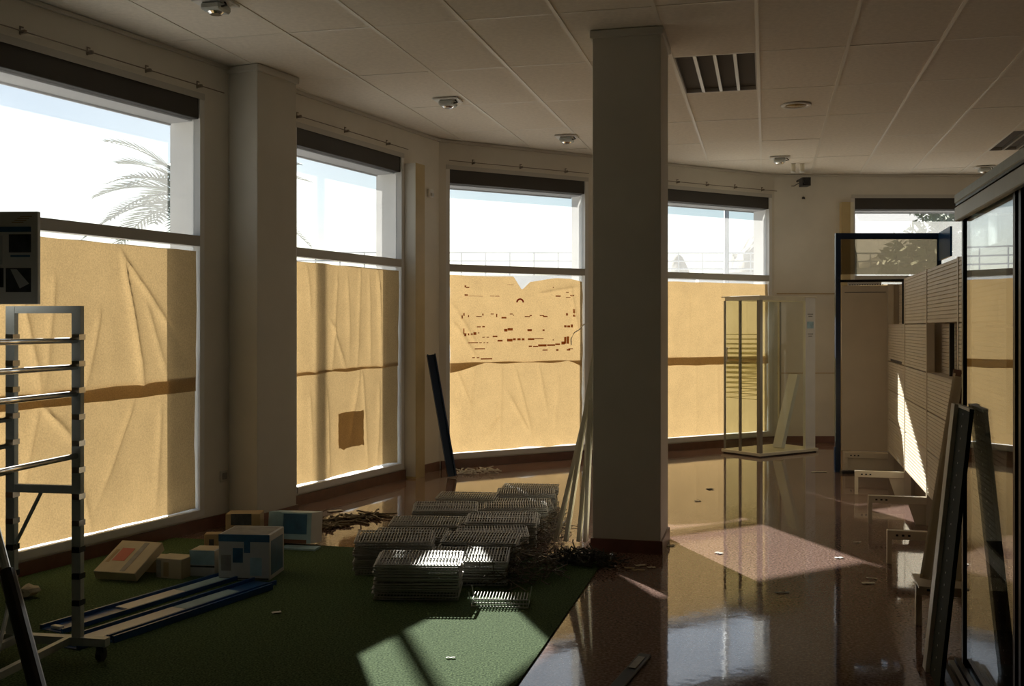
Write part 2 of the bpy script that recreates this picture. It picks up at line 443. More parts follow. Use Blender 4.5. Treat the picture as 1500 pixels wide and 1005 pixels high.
for i in range(-18, 10):
    for j in range(-4, 7):
        if (i, j) in TROFF: continue
        g = 0.011
        a = [gp(i, j) + Cc * g + G * g, gp(i + 1, j) - Cc * g + G * g, gp(i + 1, j + 1) - Cc * g - G * g, gp(i, j + 1) + Cc * g - G * g]
        poly = clip_room([v.copy() for v in a])
        if len(poly) >= 3: poly = clip(poly, Vector((-30, 3.4)), Vector((30, 3.4)))
        if len(poly) < 3: continue
        area = 0.5 * abs(sum(poly[k].x * poly[(k + 1) % len(poly)].y - poly[(k + 1) % len(poly)].x * poly[k].y for k in range(len(poly))))
        if area < 0.02: continue
        dz = random.uniform(-0.0015, 0.003)
        t = MB().prism([(p.x, p.y) for p in poly], ZCEIL + dz, ZCEIL + 0.02 + dz)
        t.build('tile', M_TILE, ceiling)
# grid bars: long runners and short cross bars, only where the room is
def bar(p, q, wd, name, drop):
    d = (q - p).normalized(); n = Vector((-d.y, d.x)) * (wd / 2)
    poly = clip_room([p - n, q - n, q + n, p + n])
    if len(poly) >= 3: poly = clip(poly, Vector((-30, 3.4)), Vector((30, 3.4)))
    if len(poly) < 3: return
    MB().prism([(v.x, v.y) for v in poly], ZCEIL - drop, ZCEIL + 0.012).build(name, M_TBAR, ceiling)
for i in range(-18, 11): bar(gp(i, -5), gp(i, 8), 0.024, 'grid_runner', 0.004)
for j in range(-4, 8): bar(gp(-19, j), gp(11, j), 0.02, 'grid_cross_bar', 0.001)
# ceiling edge trim (small cove) on each visible wall
for nm, fr, a, b in (('trim_2', F_LEFT, -14, 0.0), ('trim_3', F_BAY, 0.0, BAYLEN), ('trim_4', F_FAR, 0.0, 3.6)):
    tag(MB(fr).box(a, b, -0.025, -0.0005, ZCEIL - 0.03, ZCEIL - 0.004).build(nm, M_COLUMN), 'slim cream angle trim where ceiling meets wall', 'trim', kind='structure', group='ceiling edge trims')

# ------------------------------------------------------------------ windows
def window(n, fr, w, label, mullion=None):
    a, b = w
    c = fr((a + b) / 2, 0.05, ZS)
    t = thing('window_%d' % n, label, 'window', c, kind='structure')
    J = 0.045
    MB(fr).box(a, a + J, 0.0, 0.07, ZS, ZB1).build('jamb', M_FRAME, t)
    MB(fr).box(b - J, b, 0.0, 0.07, ZS, ZB1).build('jamb', M_FRAME, t)
    MB(fr).box(a + J, b - J, 0.0, 0.07, ZT, ZT + 0.075).build('transom', M_FRAMED, t)
    MB(fr).box(a + J, b - J, -0.015, 0.07, ZS, ZS + 0.05).build('sill', M_FRAME, t)
    MB(fr).box(a, b, -0.004, 0.0, ZB1 - 0.01, ZB1 + 0.035).build('head_rail', M_FRAMED, t)
    MB(fr).box(a + J, b - J, 0.012, TH, ZB0, ZB1 - 0.002, bev=0.004).build('shutter_box', M_SHUT, t)
    MB(fr).box(a + J, b - J, TH - 0.03, TH - 0.012, ZB0 - 0.025, ZB0 + 0.01).build('added_sun_cut_slat', M_SOFF, t)  # added strip at the outer edge, lowers the top limit of the sun patches
    MB(fr).box(a + J, b - J, 0.075, TH - 0.03, ZB0 - 0.012, ZB0 - 0.0005).build('soffit', M_SOFF, t)  # underside plate split off the box to carry its painted lit tone
    MB(fr).box(a + J, b - J, 0.055, 0.061, ZT + 0.075, ZB0).build('upper_pane', M_GLASS, t)
    MB(fr).box(a + J, b - J, 0.055, 0.061, ZS + 0.05, ZT).build('lower_pane', M_GLASS, t)
    # outer reveals and sill of pale render
    MB(fr).box(a + 0.0005, a + 0.02, 0.071, TH, ZS, ZB0 - 0.001).build('reveal', M_EXT, t)
    MB(fr).box(b - 0.02, b - 0.0005, 0.071, TH, ZS, ZB0 - 0.001).build('reveal', M_EXT, t)
    MB(fr).box(a, b, 0.071, TH + 0.05, ZS - 0.06, ZS + 0.012).build('outer_sill', M_EXT, t)
    return t
window(1, F_LEFT, W1, 'nearest papered shop window on the left, with palm behind its glass')
window(2, F_LEFT, W2, 'papered shop window between the left column and the beige pipe boxing')
window(3, F_BAY, W3, 'papered bay window behind the leaning blue post')
window(4, F_BAY, W4, 'papered bay window behind the glass showcase')
window(5, F_FAR, W5, 'far wall window above the blue frame, trees behind')

# curtain rails with brackets
def rail(fr, a, b, label, n):
    t = thing('curtain_rail', label, 'curtain rail', fr((a + b) / 2, -0.03, 3.17), group='curtain rails above the windows')
    MB(fr).tube([(a, -0.035, 3.165), (b, -0.035, 3.165)], 0.004, 6).build('rod', M_RAILB, t)
    for i in range(n):
        x = a + (b - a) * (i + 0.5) / n
        m = MB(fr); m.box(x - 0.008, x + 0.008, -0.045, 0.0, 3.155, 3.175); m.box(x - 0.006, x + 0.022, -0.004, 0.0, 3.195, 3.203); m.box(x - 0.006, x + 0.003, -0.004, 0, 3.15, 3.203)
        m.build('bracket', M_RAILB, t)
rail(F_LEFT, W1[0] - 0.05, -3.33, 'thin dark curtain rail above the nearest left window', 4)
rail(F_LEFT, W2[0] - 0.3, W2[1] + 0.02, 'thin dark curtain rail above the second left window', 3)
rail(F_BAY, W3[0] + 0.02, W3[1] - 0.02, 'thin dark curtain rail above the bay window left of the pillar', 3)
rail(F_BAY, W4[0] + 0.02, W4[1] + 0.05, 'thin dark curtain rail above the bay window right of the pillar', 4)

# ------------------------------------------------------------------ brown paper on the windows
def ridge(d, w): return math.exp(-abs(d) / w)
def paper(fr, u0, u1, z0, z1, off, seed, folds, label, top=None, bot=None, amp=0.008, lift=0.0, nu=110, nz=70, edge=0.012, group='brown paper sheets taped over the windows'):
    rnd = random.Random(seed); sx = rnd.uniform(0, 50)
    m = MB(fr); pts = []
    for j in range(nz + 1):
        for i in range(nu + 1):
            fu, fz = i / nu, j / nz
            za = z0 + (bot(fu) if bot else 0) + edge * noise.noise((fu * 6 + sx, 3.1, 0))
            zb = z1 + (top(fu) if top else 0) + edge * 0.5 * noise.noise((fu * 7 + sx, 9.7, 0))
            u = u0 + (u1 - u0) * fu + (edge * 0.7 * noise.noise((fz * 6 + sx, 5.5, 1)) if i in (0, nu) else 0)
            z = za + (zb - za) * fz
            h = amp * 1.1 * noise.noise((u * 1.7 + sx, z * 1.1, 0)) + amp * 0.8 * noise.noise((u * 4.5 + sx, z * 2.0, 4))
            for (pu, pz, qu, qz, A, W) in folds:
                du, dz = qu - pu, qz - pz; L = math.hypot(du, dz)
                tt = ((u - u0 - pu) * du + (z - pz) * dz) / (L * L)
                dd = ((u - u0 - pu) * dz - (z - pz) * du) / L
                e = min(1, max(0, (tt + 0.08) / 0.16)) * min(1, max(0, (1.15 - tt) / 0.4))
                wd = W * 0.55 * (0.35 + 0.9 * max(0, min(1, tt)))
                h += A * 1.5 * e * ridge(dd + 0.25 * wd * noise.noise((u * 5, z * 5, sx)), wd)
            y = off - max(-0.004, h + amp) - (lift * max(0, 1 - fz * 6) if lift else 0)
            pts.append((u, min(y, 0.046), z))
    faces = [(j * (nu + 1) + i, j * (nu + 1) + i + 1, (j + 1) * (nu + 1) + i + 1, (j + 1) * (nu + 1) + i) for j in range(nz) for i in range(nu)]
    m.add(pts, faces)
    return tag(m.build('brown_paper', M_PAPER, smooth=True), label, 'paper', group)
J = 0.045
def sheets(fr, w, seed, fu, fl, names, zo=1.06, slope=0.0, top=None, uppamp=0.008, gap=(0.012, 0.02), lowbot=None, over=0.05, upbot=None):
    a, b = w[0] + J + gap[0], w[1] - J - gap[1]
    lw = paper(fr, a, b, ZS + 0.058, zo + over, 0.040, seed, fl, names[1], bot=lowbot, top=lambda t: slope * (t - 0.5))
    up = paper(fr, a, b, zo - over, ZT - 0.036, 0.028, seed + 1, fu, names[0], top=top, bot=lambda t: slope * (t - 0.5) + (upbot(t) if upbot else 0), amp=uppamp)
    return up, lw
# folds: (u from sheet's left, z start, u end, z end, height, width)
sheets(F_LEFT, W1, 11,
    [(0.95, 1.90, 1.12, 1.05, 0.026, 0.05), (0.95, 1.92, 1.45, 1.35, 0.018, 0.045), (0.75, 1.55, 0.62, 1.05, 0.016, 0.05), (0.12, 1.8, 0.3, 1.05, 0.02, 0.05), (0.4, 1.75, 0.32, 1.1, 0.015, 0.06), (1.15, 1.6, 1.35, 1.1, 0.012, 0.06)],
    [(1.05, 0.95, 0.75, 0.35, 0.018, 0.05), (0.3, 1.0, 0.55, 0.75, 0.02, 0.04), (0.3, 0.98, 0.12, 0.3, 0.012, 0.06), (1.3, 0.9, 1.25, 0.2, 0.012, 0.06), (0.6, 0.5, 0.7, 0.15, 0.01, 0.06)],
    ('creased upper sheet of brown paper on the nearest left window', 'creased lower sheet of brown paper on the nearest left window'), zo=1.03, slope=0.03)
sheets(F_LEFT, W2, 23,
    [(0.95, 1.95, 0.9, 1.1, 0.014, 0.05), (0.6, 1.9, 0.5, 1.05, 0.016, 0.05), (1.25, 1.95, 1.3, 1.1, 0.022, 0.05), (0.3, 1.9, 0.25, 1.0, 0.014, 0.06), (1.1, 1.9, 1.12, 1.1, 0.012, 0.05), (0.75, 1.9, 0.78, 1.2, 0.012, 0.05), (1.42, 1.95, 1.38, 1.1, 0.016, 0.05), (0.15, 1.95, 0.2, 1.6, 0.014, 0.04), (0.5, 1.5, 0.72, 1.1, 0.014, 0.05)],
    [(0.95, 1.05, 0.75, 0.4, 0.02, 0.06), (1.0, 1.05, 1.1, 0.2, 0.012, 0.06), (0.45, 0.9, 0.48, 0.15, 0.018, 0.05), (0.2, 0.9, 0.25, 0.2, 0.012, 0.06), (1.3, 0.9, 1.25, 0.2, 0.014, 0.06)],
    ('upper sheet of brown paper on the second left window', 'lower sheet of brown paper with a square patch on the second left window'), zo=1.085, slope=0.03, over=0.016,
    lowbot=lambda t: 0.02 * t * (0.6 + 0.4 * math.sin(t * 17)))
def tear(t):
    z = 0.0
    if 0.46 < t < 0.60: z -= 0.13 * min(1, (t - 0.46) / 0.06) * (1 if t < 0.53 else max(0.35, 1 - (t - 0.53) / 0.09))
    if t >= 0.60: z -= 0.045 * max(0, 1 - (t - 0.60) / 0.2)
    if t > 0.9: z -= 0.35 * (t - 0.9)
    return z
up3, lw3 = sheets(F_BAY, W3, 37,
    [(0.05, 1.5, 0.3, 1.15, 0.02, 0.04), (0.3, 1.3, 0.02, 1.7, 0.016, 0.05), (1.5, 1.9, 1.62, 1.3, 0.02, 0.04), (1.1, 1.82, 1.6, 1.9, 0.016, 0.04)],
    [(0.62, 1.0, 0.6, 0.2, 0.014, 0.05), (0.8, 1.0, 1.0, 0.3, 0.016, 0.04), (0.3, 1.0, 0.2, 0.4, 0.01, 0.05), (0.6, 0.5, 0.4, 0.25, 0.016, 0.04), (1.35, 0.9, 1.3, 0.3, 0.012, 0.06), (0.95, 0.35, 0.7, 0.75, 0.018, 0.04), (0.1, 1.0, 0.25, 0.6, 0.016, 0.04), (1.1, 1.0, 1.2, 0.5, 0.014, 0.05)],
    ('torn upper sheet of brown paper with faded writing on the bay window', 'plain lower sheet of brown paper below the faded writing'), zo=1.085, top=tear, uppamp=0.005, over=0.006, upbot=lambda t: -0.09 * max(0, 1 - t / 0.25) - 0.06 * max(0, (t - 0.88) / 0.12) - 0.012 * (0.5 + 0.5 * math.sin(t * 19)))
sheets(F_BAY, W4, 53,
    [(0.4, 1.9, 0.38, 1.1, 0.008, 0.06), (0.9, 1.9, 0.95, 1.1, 0.008, 0.06), (1.3, 1.9, 1.32, 1.1, 0.008, 0.06)],
    [(0.85, 1.0, 0.86, 0.2, 0.008, 0.06), (0.5, 1.0, 0.52, 0.2, 0.008, 0.06), (1.3, 1.0, 1.25, 0.2, 0.008, 0.06)],
    ('upper sheet of brown paper on the window behind the showcase', 'lower sheet of brown paper on the window behind the showcase'), zo=1.05, uppamp=0.005, gap=(0.012, 0.006))
sheets(F_FAR, W5, 67, [(0.9, 1.9, 0.95, 1.1, 0.008, 0.06)], [(0.9, 1.0, 0.95, 0.2, 0.008, 0.06)],
    ('upper sheet of brown paper on the far wall window', 'lower sheet of brown paper on the far wall window'))
# square patch on window 2
u0, zt = onwall(F_LEFT, 496, 606); u1, zb = onwall(F_LEFT, 533, 652)
paper(F_LEFT, u0, u1, zb, zt, 0.004, 91, [], 'small square patch of brown paper stuck on the second left window', amp=0.002, nu=14, nz=14, edge=0.03, group='paper patches')
# faded writing: broken strokes read off the sheet
marks = [(230,212,242,228),(240,224,268,234),(230,285,256,297),(262,298,380,303),(440,298,475,303),(480,298,515,304),(975,295,1015,306),(1060,266,1082,272),
 (1095,290,1126,300),(1060,308,1095,314),(952,224,958,234),(580,205,632,209),(220,440,230,462),(205,458,215,484),(258,455,266,472),(325,464,370,470),(375,443,384,460),(445,443,468,450),
 (488,445,497,472),(532,470,572,484),(600,443,624,450),(626,452,634,460),(722,464,765,472),(762,455,780,464),(845,455,880,463),(872,462,908,472),(1060,440,1075,460),(1118,405,1132,440),(1118,452,1134,468),
 (330,548,362,556),(375,545,395,556),(1045,538,1064,556),(1070,540,1094,556),(1100,532,1116,556),(554,568,580,590),(582,562,624,582),(744,570,780,588),(868,572,884,586),(220,565,228,612),(228,605,244,628),
 (258,605,268,622),(280,605,296,618),(302,595,326,618),(340,598,350,606),(375,634,395,640),(410,634,430,640),(460,624,498,636),(500,658,540,672),(578,650,622,672),(626,645,648,662),(662,645,688,662),(698,645,720,662),
 (748,645,800,660),(802,645,876,652),(950,655,960,662),(258,678,340,685),(350,678,370,685),(385,678,398,685),(410,678,424,685),(312,728,396,735),(755,706,780,716),(790,708,830,716),(832,695,900,712),(905,695,970,708),
 (972,688,1010,700),(1022,672,1050,696),(1045,634,1062,690),(1066,630,1084,690),(868,738,908,746),(980,734,998,748),(1066,734,1094,746),(1080,728,1116,734),(292,800,314,808),(330,800,350,808),(362,810,456,818)]
m = MB(F_BAY)
for (x0, y0, x1, y1) in marks:
    a, za = onwall(F_BAY, 640 + x0 / 5.583, 380 + y0 / 5.583); b, zb = onwall(F_BAY, 640 + x1 / 5.583, 380 + y1 / 5.583)
    m.box(a, b, 0.008, 0.010, min(za, zb), max(za, zb))
tag(m.build('faded_writing', M_PRINT, up3), kind='stuff')
m = MB(F_BAY)
for k in range(7):
    t0 = math.pi * k / 7; t1 = math.pi * (k + 1) / 7
    uc, zc_ = onwall(F_BAY, 762.5, 443)
    p = [(uc + r * math.cos(t), y, zc_ + r * 0.9 * math.sin(t)) for y in (0.007, 0.009) for (r, t) in ((0.05, t0), (0.05, t1), (0.03, t1), (0.03, t0))]
    m.add(p, [(0, 1, 2, 3), (4, 7, 6, 5), (0, 4, 5, 1), (2, 6, 7, 3)])
m.build('red_arch_mark', M_REDINK, up3)
# shreds of paper: the curled bottom edge and the pale loop of torn tape
m = MB(F_BAY)
pp = [(1100, 700), (1098, 650), (1125, 600), (1170, 570), (1200, 535), (1240, 524)]
pts = []
for (x, y) in pp:
    u, z = onwall(F_BAY, 640 + x / 5.583, 380 + y / 5.583); pts.append((u, 0.004, z))
m.tube(pts, 0.007, 5)
tag(m.build('torn_tape', M_LITTER), 'curled strip of pale tape at the right of the faded writing', 'tape')

# ------------------------------------------------------------------ columns and boxing
def footed_column(name, fr, x0, x1, y0, y1, label, cap=True, base=True):
    t = thing(name, label, 'column', fr((x0 + x1) / 2, (y0 + y1) / 2, 0), kind='structure')
    MB(fr).box(x0, x1, y0, y1, 0, ZCEIL + 0.02, bev=0.004).build('shaft', M_COLUMN, t)
    e = 0.012
    if base: MB(fr).box(x0 - e, x1 + e, y0 - e, y1 + e, 0, 0.085).build('skirting', M_BASE, t)
    if cap: MB(fr).box(x0 - 0.018, x1 + 0.018, y0 - 0.018, y1 + 0.018, ZCEIL - 0.055, ZCEIL - 0.003, bev=0.006).build('capital', M_COLUMN, t)
    return t
footed_column('pillar', PIL, 0, PW, 0, PD, 'free-standing square cream pillar in the middle of the shop')
footed_column('wall_column', F_LEFT, -3.24, -2.77, -0.264, -0.001, 'cream column projecting between the two left windows')
t = thing('pipe_boxing', 'upright beige boxing beside the second left window', 'boxing', F_LEFT(-0.6, -0.06, 0), kind='structure')
MB(F_LEFT).box(-0.69, -0.515, -0.124, -0.001, 0.0, 3.03).build('casing', M_WOODB, t)
MB(F_LEFT).box(-0.692, -0.69, -0.122, -0.001, 0.02, 3.03).build('white_face', M_COLUMN, t)
t = thing('pipe_boxing', 'upright beige boxing at the left of the far window', 'boxing', F_FAR(0.88, -0.05, 0), kind='structure')
MB(F_FAR).box(0.82, 0.965, -0.09, -0.001, 0.0, 3.02).build('casing', M_WOODB, t)
MB(F_FAR).box(0.93, 0.967, -0.094, -0.09, 0.0, 3.02).build('edge_strip', M_CREAM, t)

# ------------------------------------------------------------------ ceiling fittings
def cpt(px, py): 
    Y = (ZCEIL - ZC) * F_PX / (HOR - py); return Vector(((px - 750) / F_PX * Y, Y, ZCEIL))
def spot(px, py, label):
    c = cpt(px, py); c.z = ZCEIL - 0.004
    t = thing('ceiling_spotlight', label, 'spotlight', c, 'small ceiling spotlights')
    fr = Frame(c, math.atan2(Cc.y, Cc.x))
    MB(fr).box(-0.11, 0.11, -0.09, 0.09, -0.014, 0, bev=0.004).build('plate', M_WHITE, t)
    MB(fr).box(-0.065, 0.065, -0.07, 0.07, -0.06, -0.014, bev=0.012).build('housing', M_ALU, t)
    MB().lathe(c + Vector((0, 0, -0.075)), [(0.035, 0.0), (0.05, 0.012), (0.05, 0.018)], 16).build('lens', M_CHROME, t, smooth=False)
    MB(fr).tube([(0.075, -0.03, -0.014), (0.1, -0.05, -0.04), (0.065, -0.05, -0.045)], 0.006, 6).build('clip', M_DARKMET, t)
spot(316, 2, 'small ceiling spotlight nearest the viewer above the left window')
spot(656, 145, 'small ceiling spotlight in front of the second left window')
spot(830, 199, 'small ceiling spotlight just left of the pillar')
spot(1142, 230, 'small ceiling spotlight right of the pillar near the camera')
spot(1442, 244, 'small ceiling spotlight at the far right above the glass case')
c = cpt(1166, 153); c.z = ZCEIL - 0.002
t = thing('recessed_downlight', 'round recessed downlight with white rim and amber bowl', 'downlight', c)
MB().lathe(c, [(0.115, 0.0), (0.13, -0.004), (0.12, -0.016), (0.095, -0.012), (0.09, 0.0)], 28).build('rim', M_WHITE, t, smooth=True)
MB().lathe(c, [(0.09, -0.009), (0.06, -0.007), (0.02, -0.004)], 28).build('bowl', M_AMBER, t, smooth=True)
def troffer(i, j, label):
    p = gp(i, j); fr = Frame((p.x, p.y), u=(Cc.x, Cc.y)); z = ZCEIL
    t = thing('louvre_light', label, 'ceiling light', fr(0.3, 0.6, z), 'unlit four-tube louvre lights')
    MB(fr).box(0.015, 0.585, 0.015, 1.185, z + 0.085, z + 0.095).build('back_plate', M_TROFF, t)
    m = MB(fr); m.box(0.008, 0.022, 0.01, 1.19, z, z + 0.09); m.box(0.578, 0.592, 0.01, 1.19, z, z + 0.09); m.box(0.02, 0.58, 0.008, 0.022, z, z + 0.09); m.box(0.02, 0.58, 1.178, 1.192, z, z + 0.09)
    m.build('frame', M_TROFF, t)
    for k in range(1, 4): MB(fr).prism([(0.02 + k * 0.14 - 0.012, 0.022), (0.02 + k * 0.14 + 0.012, 0.022), (0.02 + k * 0.14 + 0.012, 1.178), (0.02 + k * 0.14 - 0.012, 1.178)], z, z + 0.07).build('divider', M_REFL, t)
    for k in range(4): MB(fr).box(0.035 + k * 0.14, 0.145 + k * 0.14, 0.03, 1.17, z + 0.05, z + 0.062, bev=0.004).build('reflector', M_TROFF, t)
troffer(-1, 0, 'unlit louvre ceiling light beside the pillar')
troffer(4, 3, 'unlit louvre ceiling light at the far right')
# security camera and twin sensors
c = at(1179, 267, 12.75)
t = thing('security_camera', 'small black security camera high on the far wall', 'camera', c)
MB().obox(c, (1, 0, 0), (0, 1, 0), (0, 0, 1), 0.10, 0.16, 0.10).build('body', M_BLACK, t)
MB().tube([c + Vector((-0.01, -0.08, 0.0)), c + Vector((-0.01, -0.11, -0.005))], 0.032, 12, False).build('lens_hood', M_DARKMET, t)
MB().tube([c + Vector((0, 0.05, 0.02)), c + Vector((0, 0.2, 0.06)), c + Vector((0, 0.345, 0.06))], 0.014, 8, False).build('arm', M_BLACK, t)
MB().tube([c + Vector((-0.05, 0.1, 0)), c + Vector((-0.08, 0.2, -0.02)), c + Vector((-0.07, 0.34, 0.0))], 0.006, 6, False).build('cable', M_BLACK, t)
for px, lb in ((1162, 'left of the two small white ceiling cylinders above the camera'), (1175, 'right of the two small white ceiling cylinders above the camera')):
    c = cpt(px, 240); c.z = ZCEIL - 0.002
    t = thing('ceiling_sensor', lb, 'sensor', c, 'twin ceiling sensors')
    MB().lathe(c, [(0.028, 0), (0.028, -0.07), (0.024, -0.085)], 14).build('barrel', M_CREAM, t)
    MB().lathe(c + Vector((0, 0, -0.085)), [(0.022, 0), (0.03, -0.004), (0.026, -0.02)], 14).build('tip', M_WHITE, t)
p = at(1177, 290, 13.085)
tag(MB().lathe(p, [(0.018, -0.012), (0.022, 0), (0.012, 0.014)], 10).build('wall_hook', M_BLACK), 'tiny black knob on the far wall under the camera', 'knob')
t = thing('wall_sensor', 'small white alarm sensor on the wall left of the bay window', 'sensor', F_LEFT(-0.21, -0.03, 2.79))
MB(F_LEFT).box(-0.25, -0.17, -0.035, -0.0, 2.76, 2.84, bev=0.006).build('body', M_WHITE, t)
MB(F_LEFT).box(-0.235, -0.185, -0.05, -0.035, 2.765, 2.80, bev=0.004).build('lens', M_CWHITE, t)
t = thing('wall_socket', 'cream power socket low on the wall beside the left column', 'socket', F_LEFT(-3.3, -0.01, 0.33))
MB(F_LEFT).box(-3.34, -3.26, -0.012, 0, 0.32, 0.40, bev=0.003).build('plate', M_COLUMN, t)
fr = Frame(F_LEFT(-3.3, -0.013, 0.36), u=(LD.x, LD.y))
MB(fr).box(-0.024, 0.024, -0.004, 0, -0.024, 0.024, bev=0.004).build('insert', M_MGREY, t)

# ------------------------------------------------------------------ green carpet
RB = Vector((0.565, 6.44)); LBx = RB - Cc * 3.3
c1 = clip([RB.copy(), LBx, LBx - G * 8.0, RB - G * 8.0], Vector((0, -2.8)), Vector((0, -2.8)) + Vector((1, 0)))
wl = [Vector((F_LEFT(-14, -0.03).x, F_LEFT(-14, -0.03).y)), Vector((F_LEFT(0, -0.03).x, F_LEFT(0, -0.03).y))]
c1 = clip(c1, wl[1], wl[0])
m = MB().prism([(p.x, p.y) for p in c1], 0.0005, 0.009)
tag(m.build('grass_carpet', M_CARPET), 'green artificial grass carpet covering the near left floor', 'carpet')
ZCP = 0.0095

# ------------------------------------------------------------------ rolling metal rack at the left
ra = Vector((-1.885, 4.52)); rd = Vector((-0.164, -0.986)).normalized()      # far right upright; long axis toward the viewer
RK = Frame((ra.x, ra.y, ZCP), u=(rd.x, rd.y))       # x toward viewer, y to the right (+) / left (-)
# v = (-u.y, u.x) = (0.986, -0.164): right. left uprights lie at negative y
t = thing('rolling_rack', 'grey metal rolling rack with chrome bars at the left edge', 'rack', RK(0.6, -0.16, 0))
RW, RL, RH = 0.315, 1.25, 1.535
for x, sgn in ((0.0, 1), (RL, -1)):
    for y in (0.0, -RW):
        up = MB(RK).box(x - 0.014, x + 0.014, y - 0.021, y + 0.021, 0.10, RH).build('upright', M_ALU, t)
        for k in range(11):
            z = 1.40 - k * 0.115
            MB(RK).box(x - 0.02, x + 0.028, y - 0.012, y + 0.024, z - 0.012, z + 0.012).build('peg', M_CHROME if k < 8 else M_DARKMET, up)
    MB(RK).box(x - 0.012, x + 0.012, -RW + 0.021, -0.021, RH - 0.032, RH).build('top_bar', M_ALU, t)
    MB(RK).box(x - 0.012, x + 0.012, -RW + 0.021, -0.021, 0.72, 0.755).build('middle_bar', M_ALU, t)
    MB(RK).box(x - 0.02, x + 0.02, -RW - 0.14, 0.14, 0.065, 0.10).build('foot_beam', M_ALU, t)
    MB(RK).tube([(x, -0.17, 0.73), (x, -RW - 0.01, 0.44)], 0.009, 6).build('brace', M_ALU, t)
    for y in (-RW - 0.11, 0.11):
        c = MB(RK).box(x - 0.012, x + 0.012, y - 0.016, y + 0.016, 0.04, 0.065).build('castor', M_DARKMET, t)
        MB(RK).tube([(x, y - 0.012, 0.028), (x, y + 0.012, 0.028)], 0.028, 14).build('wheel', M_BLACK, c)
MB(RK).box(0.02, RL - 0.02, -0.05, -0.025, 0.07, 0.10).build('base_rail', M_ALU, t)
MB(RK).box(0.02, RL - 0.02, -RW + 0.03, -RW + 0.055, 0.07, 0.10).build('base_rail', M_ALU, t)
MB(RK).tube([(0.0, -0.30, 0.34), (0.35, -0.14, 0.10)], 0.009, 6).build('brace', M_ALU, t)
for z in (1.385, 1.27, 1.155, 0.885):
    MB(RK).tube([(0.0, 0.0, z), (RL, 0.0, z)], 0.0125, 10).build('bar', M_CHROME, t, smooth=True)
for z in (1.04, 0.925, 0.81):
    MB(RK).tube([(0.0, -RW, z), (RL, -RW, z)], 0.0125, 10).build('bar', M_CHROME, t, smooth=True)

# picture board standing on the rack
brd = Frame(RK(0.20, -0.05, 0), u=(0.975, -0.05))
t = thing('picture_board', 'grey display board with printed pictures standing on the rolling rack', 'board', brd(-0.25, 0, RH + ZCP))
zb = RH + 0.003
MB(brd).box(-0.62, 0.0, -0.012, 0.012, zb, zb + 0.385, bev=0.002).build('panel', M_WHITE, t)
def prt(x0, x1, z0, z1, mt, nm):
    MB(brd).box(x0, x1, -0.014, -0.0122, zb + z0, zb + z1).build(nm, mt, t)
prt(-0.62, -0.028, 0.300, 0.322, M_CBLUE, 'printed_band')
prt(-0.122, -0.028, 0.215, 0.290, M_DGREY, 'printed_picture')
prt(-0.115, -0.032, 0.196, 0.204, M_CBLUE, 'printed_caption')
prt(-0.135, -0.028, 0.050, 0.150, M_DGREY, 'printed_picture')
prt(-0.32, -0.145, 0.07, 0.150, M_BLACK, 'printed_picture')
prt(-0.36, -0.15, 0.165, 0.285, M_CWHITE, 'printed_text_block')
m = MB(brd); m.add([(-0.115, -0.0145, zb + 0.145), (-0.088, -0.0145, zb + 0.145), (-0.035, -0.0145, zb + 0.085), (-0.075, -0.0145, zb + 0.065)], [(0, 1, 2, 3)])
m.build('pale_shape', M_CWHITE, t)
m = MB(brd)
for k in range(4): m.box(-0.11 + k * 0.012, -0.06 + k * 0.012, -0.014, -0.0122, zb + 0.338 + k * 0.008, zb + 0.342 + k * 0.008)
m.build('printed_logo', M_CARD, t)

# broom at the lower left corner
t = thing('broom', 'dark broom with black handle in the lower left corner', 'broom', (-1.10, 2.62, ZCP))
p0 = Vector((-1.80, 3.52, 0.98)); p1 = Vector((-1.10, 2.66, 0.10))
MB().tube([p0, p0.lerp(p1, 0.33)], 0.013, 10, False).build('handle', M_ALU, t)
MB().tube([p0.lerp(p1, 0.33), p1], 0.024, 12, False).build('grip', M_BLACK, t)
MB().obox((-1.09, 2.64, 0.085), (0.8, 0.6, 0), (-0.6, 0.8, 0), (0, 0, 1), 0.28, 0.05, 0.035).build('head', M_BLACK, t)
MB().obox((-1.09, 2.64, 0.0388), (0.8, 0.6, 0), (-0.6, 0.8, 0), (0, 0, 1), 0.27, 0.04, 0.058).build('bristles', M_DEBRIS, t)

# ------------------------------------------------------------------ blue channels on the carpet
def channel(p, q, wd, h, z, label, inner=(0.25, 0.62)):
    d = Vector((q[0] - p[0], q[1] - p[1])); L = d.length
    fr = Frame((p[0], p[1], z), u=(d.x, d.y))
    t = thing('blue_channel', label, 'metal channel', fr(L / 2, 0, 0), 'blue metal channels lying on the carpet')
    MB(fr).box(0, L, -wd / 2, wd / 2, 0, 0.004).build('web', M_BLUE, t)
    MB(fr).box(0, L, -wd / 2, -wd / 2 + 0.012, 0.004, h).build('flange', M_BLUE, t)
    MB(fr).box(0, L, wd / 2 - 0.012, wd / 2, 0.004, h).build('flange', M_BLUE, t)
    MB(fr).box(inner[0] * L, inner[1] * L, -wd * 0.32, wd * 0.32, 0.0045, 0.012, bev=0.002).build('white_insert', M_WHITE, t)
    MB(fr).box(inner[1] * L + 0.01, min(0.97, inner[1] + 0.3) * L, -wd * 0.32, wd * 0.32, 0.0045, 0.010).build('pale_blue_insert', M_CLBLUE, t)
    MB(fr).box(0.02, 0.05, -wd * 0.2, wd * 0.2, 0.0045, 0.02, bev=0.003).build('end_clip', M_WHITE, t)
a, b = onfloor(95, 952), onfloor(388, 856)
channel((a.x, a.y), (b.x, b.y), 0.17, 0.022, ZCP, 'nearer blue metal channel with white insert lying on the carpet', (0.10, 0.52))
a, b = onfloor(75, 928), onfloor(345, 846)
